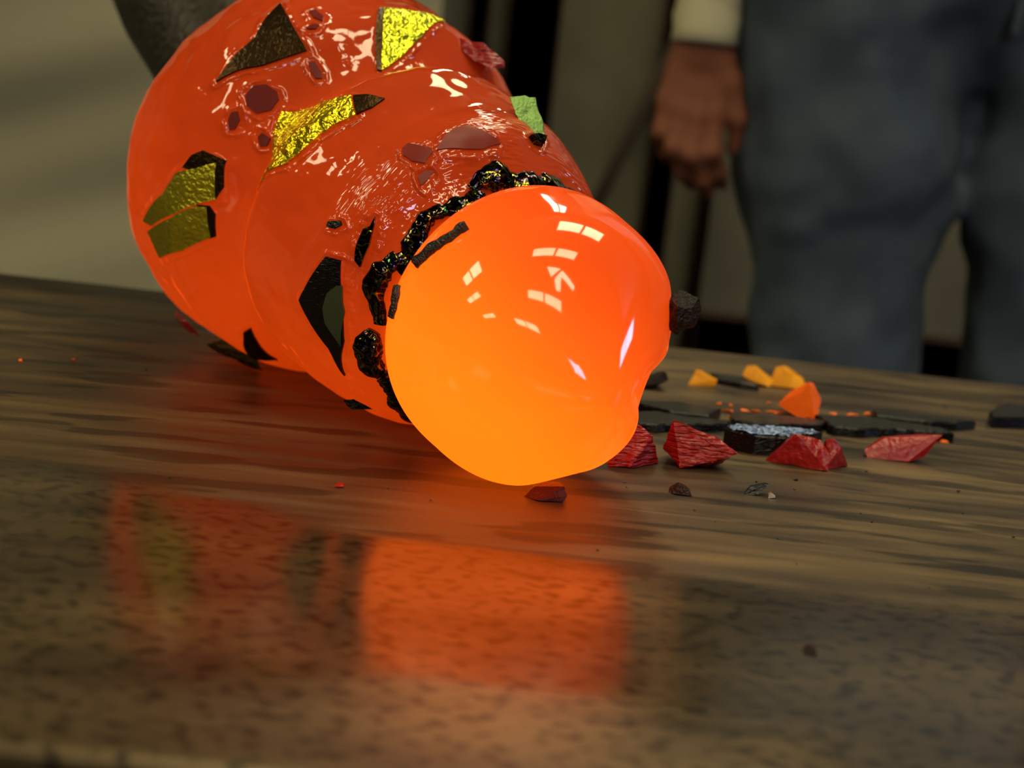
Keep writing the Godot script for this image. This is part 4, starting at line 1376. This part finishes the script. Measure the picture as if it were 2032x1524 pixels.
	flesh(js, [[Vector3(-0.075, 0.98, 0), Vector3(0.075, 0.98, 0), 0.125, 0.125], [Vector3(-0.09, 0.93, -0.02), Vector3(0.09, 0.93, -0.02), 0.13, 0.13],
		[Vector3(-0.142, 0.90, 0), Vector3(-0.124, 0.71, 0.0), 0.124, 0.115], [Vector3(-0.124, 0.71, 0.0), Vector3(-0.104, 0.49, 0.01), 0.115, 0.090], [Vector3(-0.102, 0.49, 0.01), Vector3(-0.104, 0.07, -0.02), 0.088, 0.085],
		[Vector3(0.126, 0.90, 0), Vector3(0.130, 0.71, 0.0), 0.122, 0.113], [Vector3(0.130, 0.71, 0.0), Vector3(0.144, 0.49, 0.01), 0.113, 0.090], [Vector3(0.144, 0.49, 0.01), Vector3(0.140, 0.07, -0.02), 0.090, 0.085]], 0.011, 0.032, 0.012, folds)
	obj("jeans", done(js), mats.denim, P)
	var fly := begin()
	flesh(fly, [[Vector3(0.005, 0.98, 0.128), Vector3(0.005, 0.86, 0.105), 0.006, 0.006]], 0.004, 0.004)
	obj("fly_seam", done(fly), mats.denim, P)
	var ss := begin()
	flesh(ss, [[Vector3(-0.05, 1.02, 0), Vector3(-0.07, 1.34, 0), 0.138, 0.133], [Vector3(0.05, 1.02, 0), Vector3(0.07, 1.34, 0), 0.138, 0.133], [Vector3(-0.17, 1.41, 0), Vector3(0.17, 1.41, 0), 0.072, 0.072], [Vector3(0, 1.42, 0), Vector3(0, 1.47, 0), 0.07, 0.066]], 0.011, 0.025, 0.010, folds)
	obj("shirt", done(ss), mats.shirt, P)
	for sx in [-1, 1]:
		var sl := begin()
		flesh(sl, [[Vector3(sx * 0.19, 1.405, 0), Vector3(sx * 0.285, 1.12, -0.02), 0.066, 0.054], [Vector3(sx * 0.285, 1.12, -0.02), Vector3(sx * 0.297, 0.858, 0), 0.053, 0.036]], 0.010, 0.025, 0.010, folds)
		obj("sleeve", done(sl), mats.knit, P)
	for sx in [-1, 1]:
		var cuff := begin()
		tube_into(cuff, [Vector3(sx * 0.297, 0.895, 0), Vector3(sx * 0.297, 0.88, 0), Vector3(sx * 0.297, 0.865, 0), Vector3(sx * 0.297, 0.85, 0), Vector3(sx * 0.297, 0.835, 0), Vector3(sx * 0.297, 0.822, 0)], [0.036, 0.0385, 0.0365, 0.0385, 0.0365, 0.0375], 28)
		obj("cuff", done(cuff), mats.knit, P)
		var sh := begin()
		flesh(sh, [[Vector3(sx * 0.11, 0.05, -0.06), Vector3(sx * 0.115, 0.042, 0.06), 0.045, 0.04], [Vector3(sx * 0.115, 0.042, 0.06), Vector3(sx * 0.125, 0.036, 0.15), 0.042, 0.034], [Vector3(sx * 0.11, 0.10, -0.04), Vector3(sx * 0.11, 0.06, -0.03), 0.045, 0.045]], 0.010, 0.02)
		obj("shoe", done(sh), mats.shoe, P)
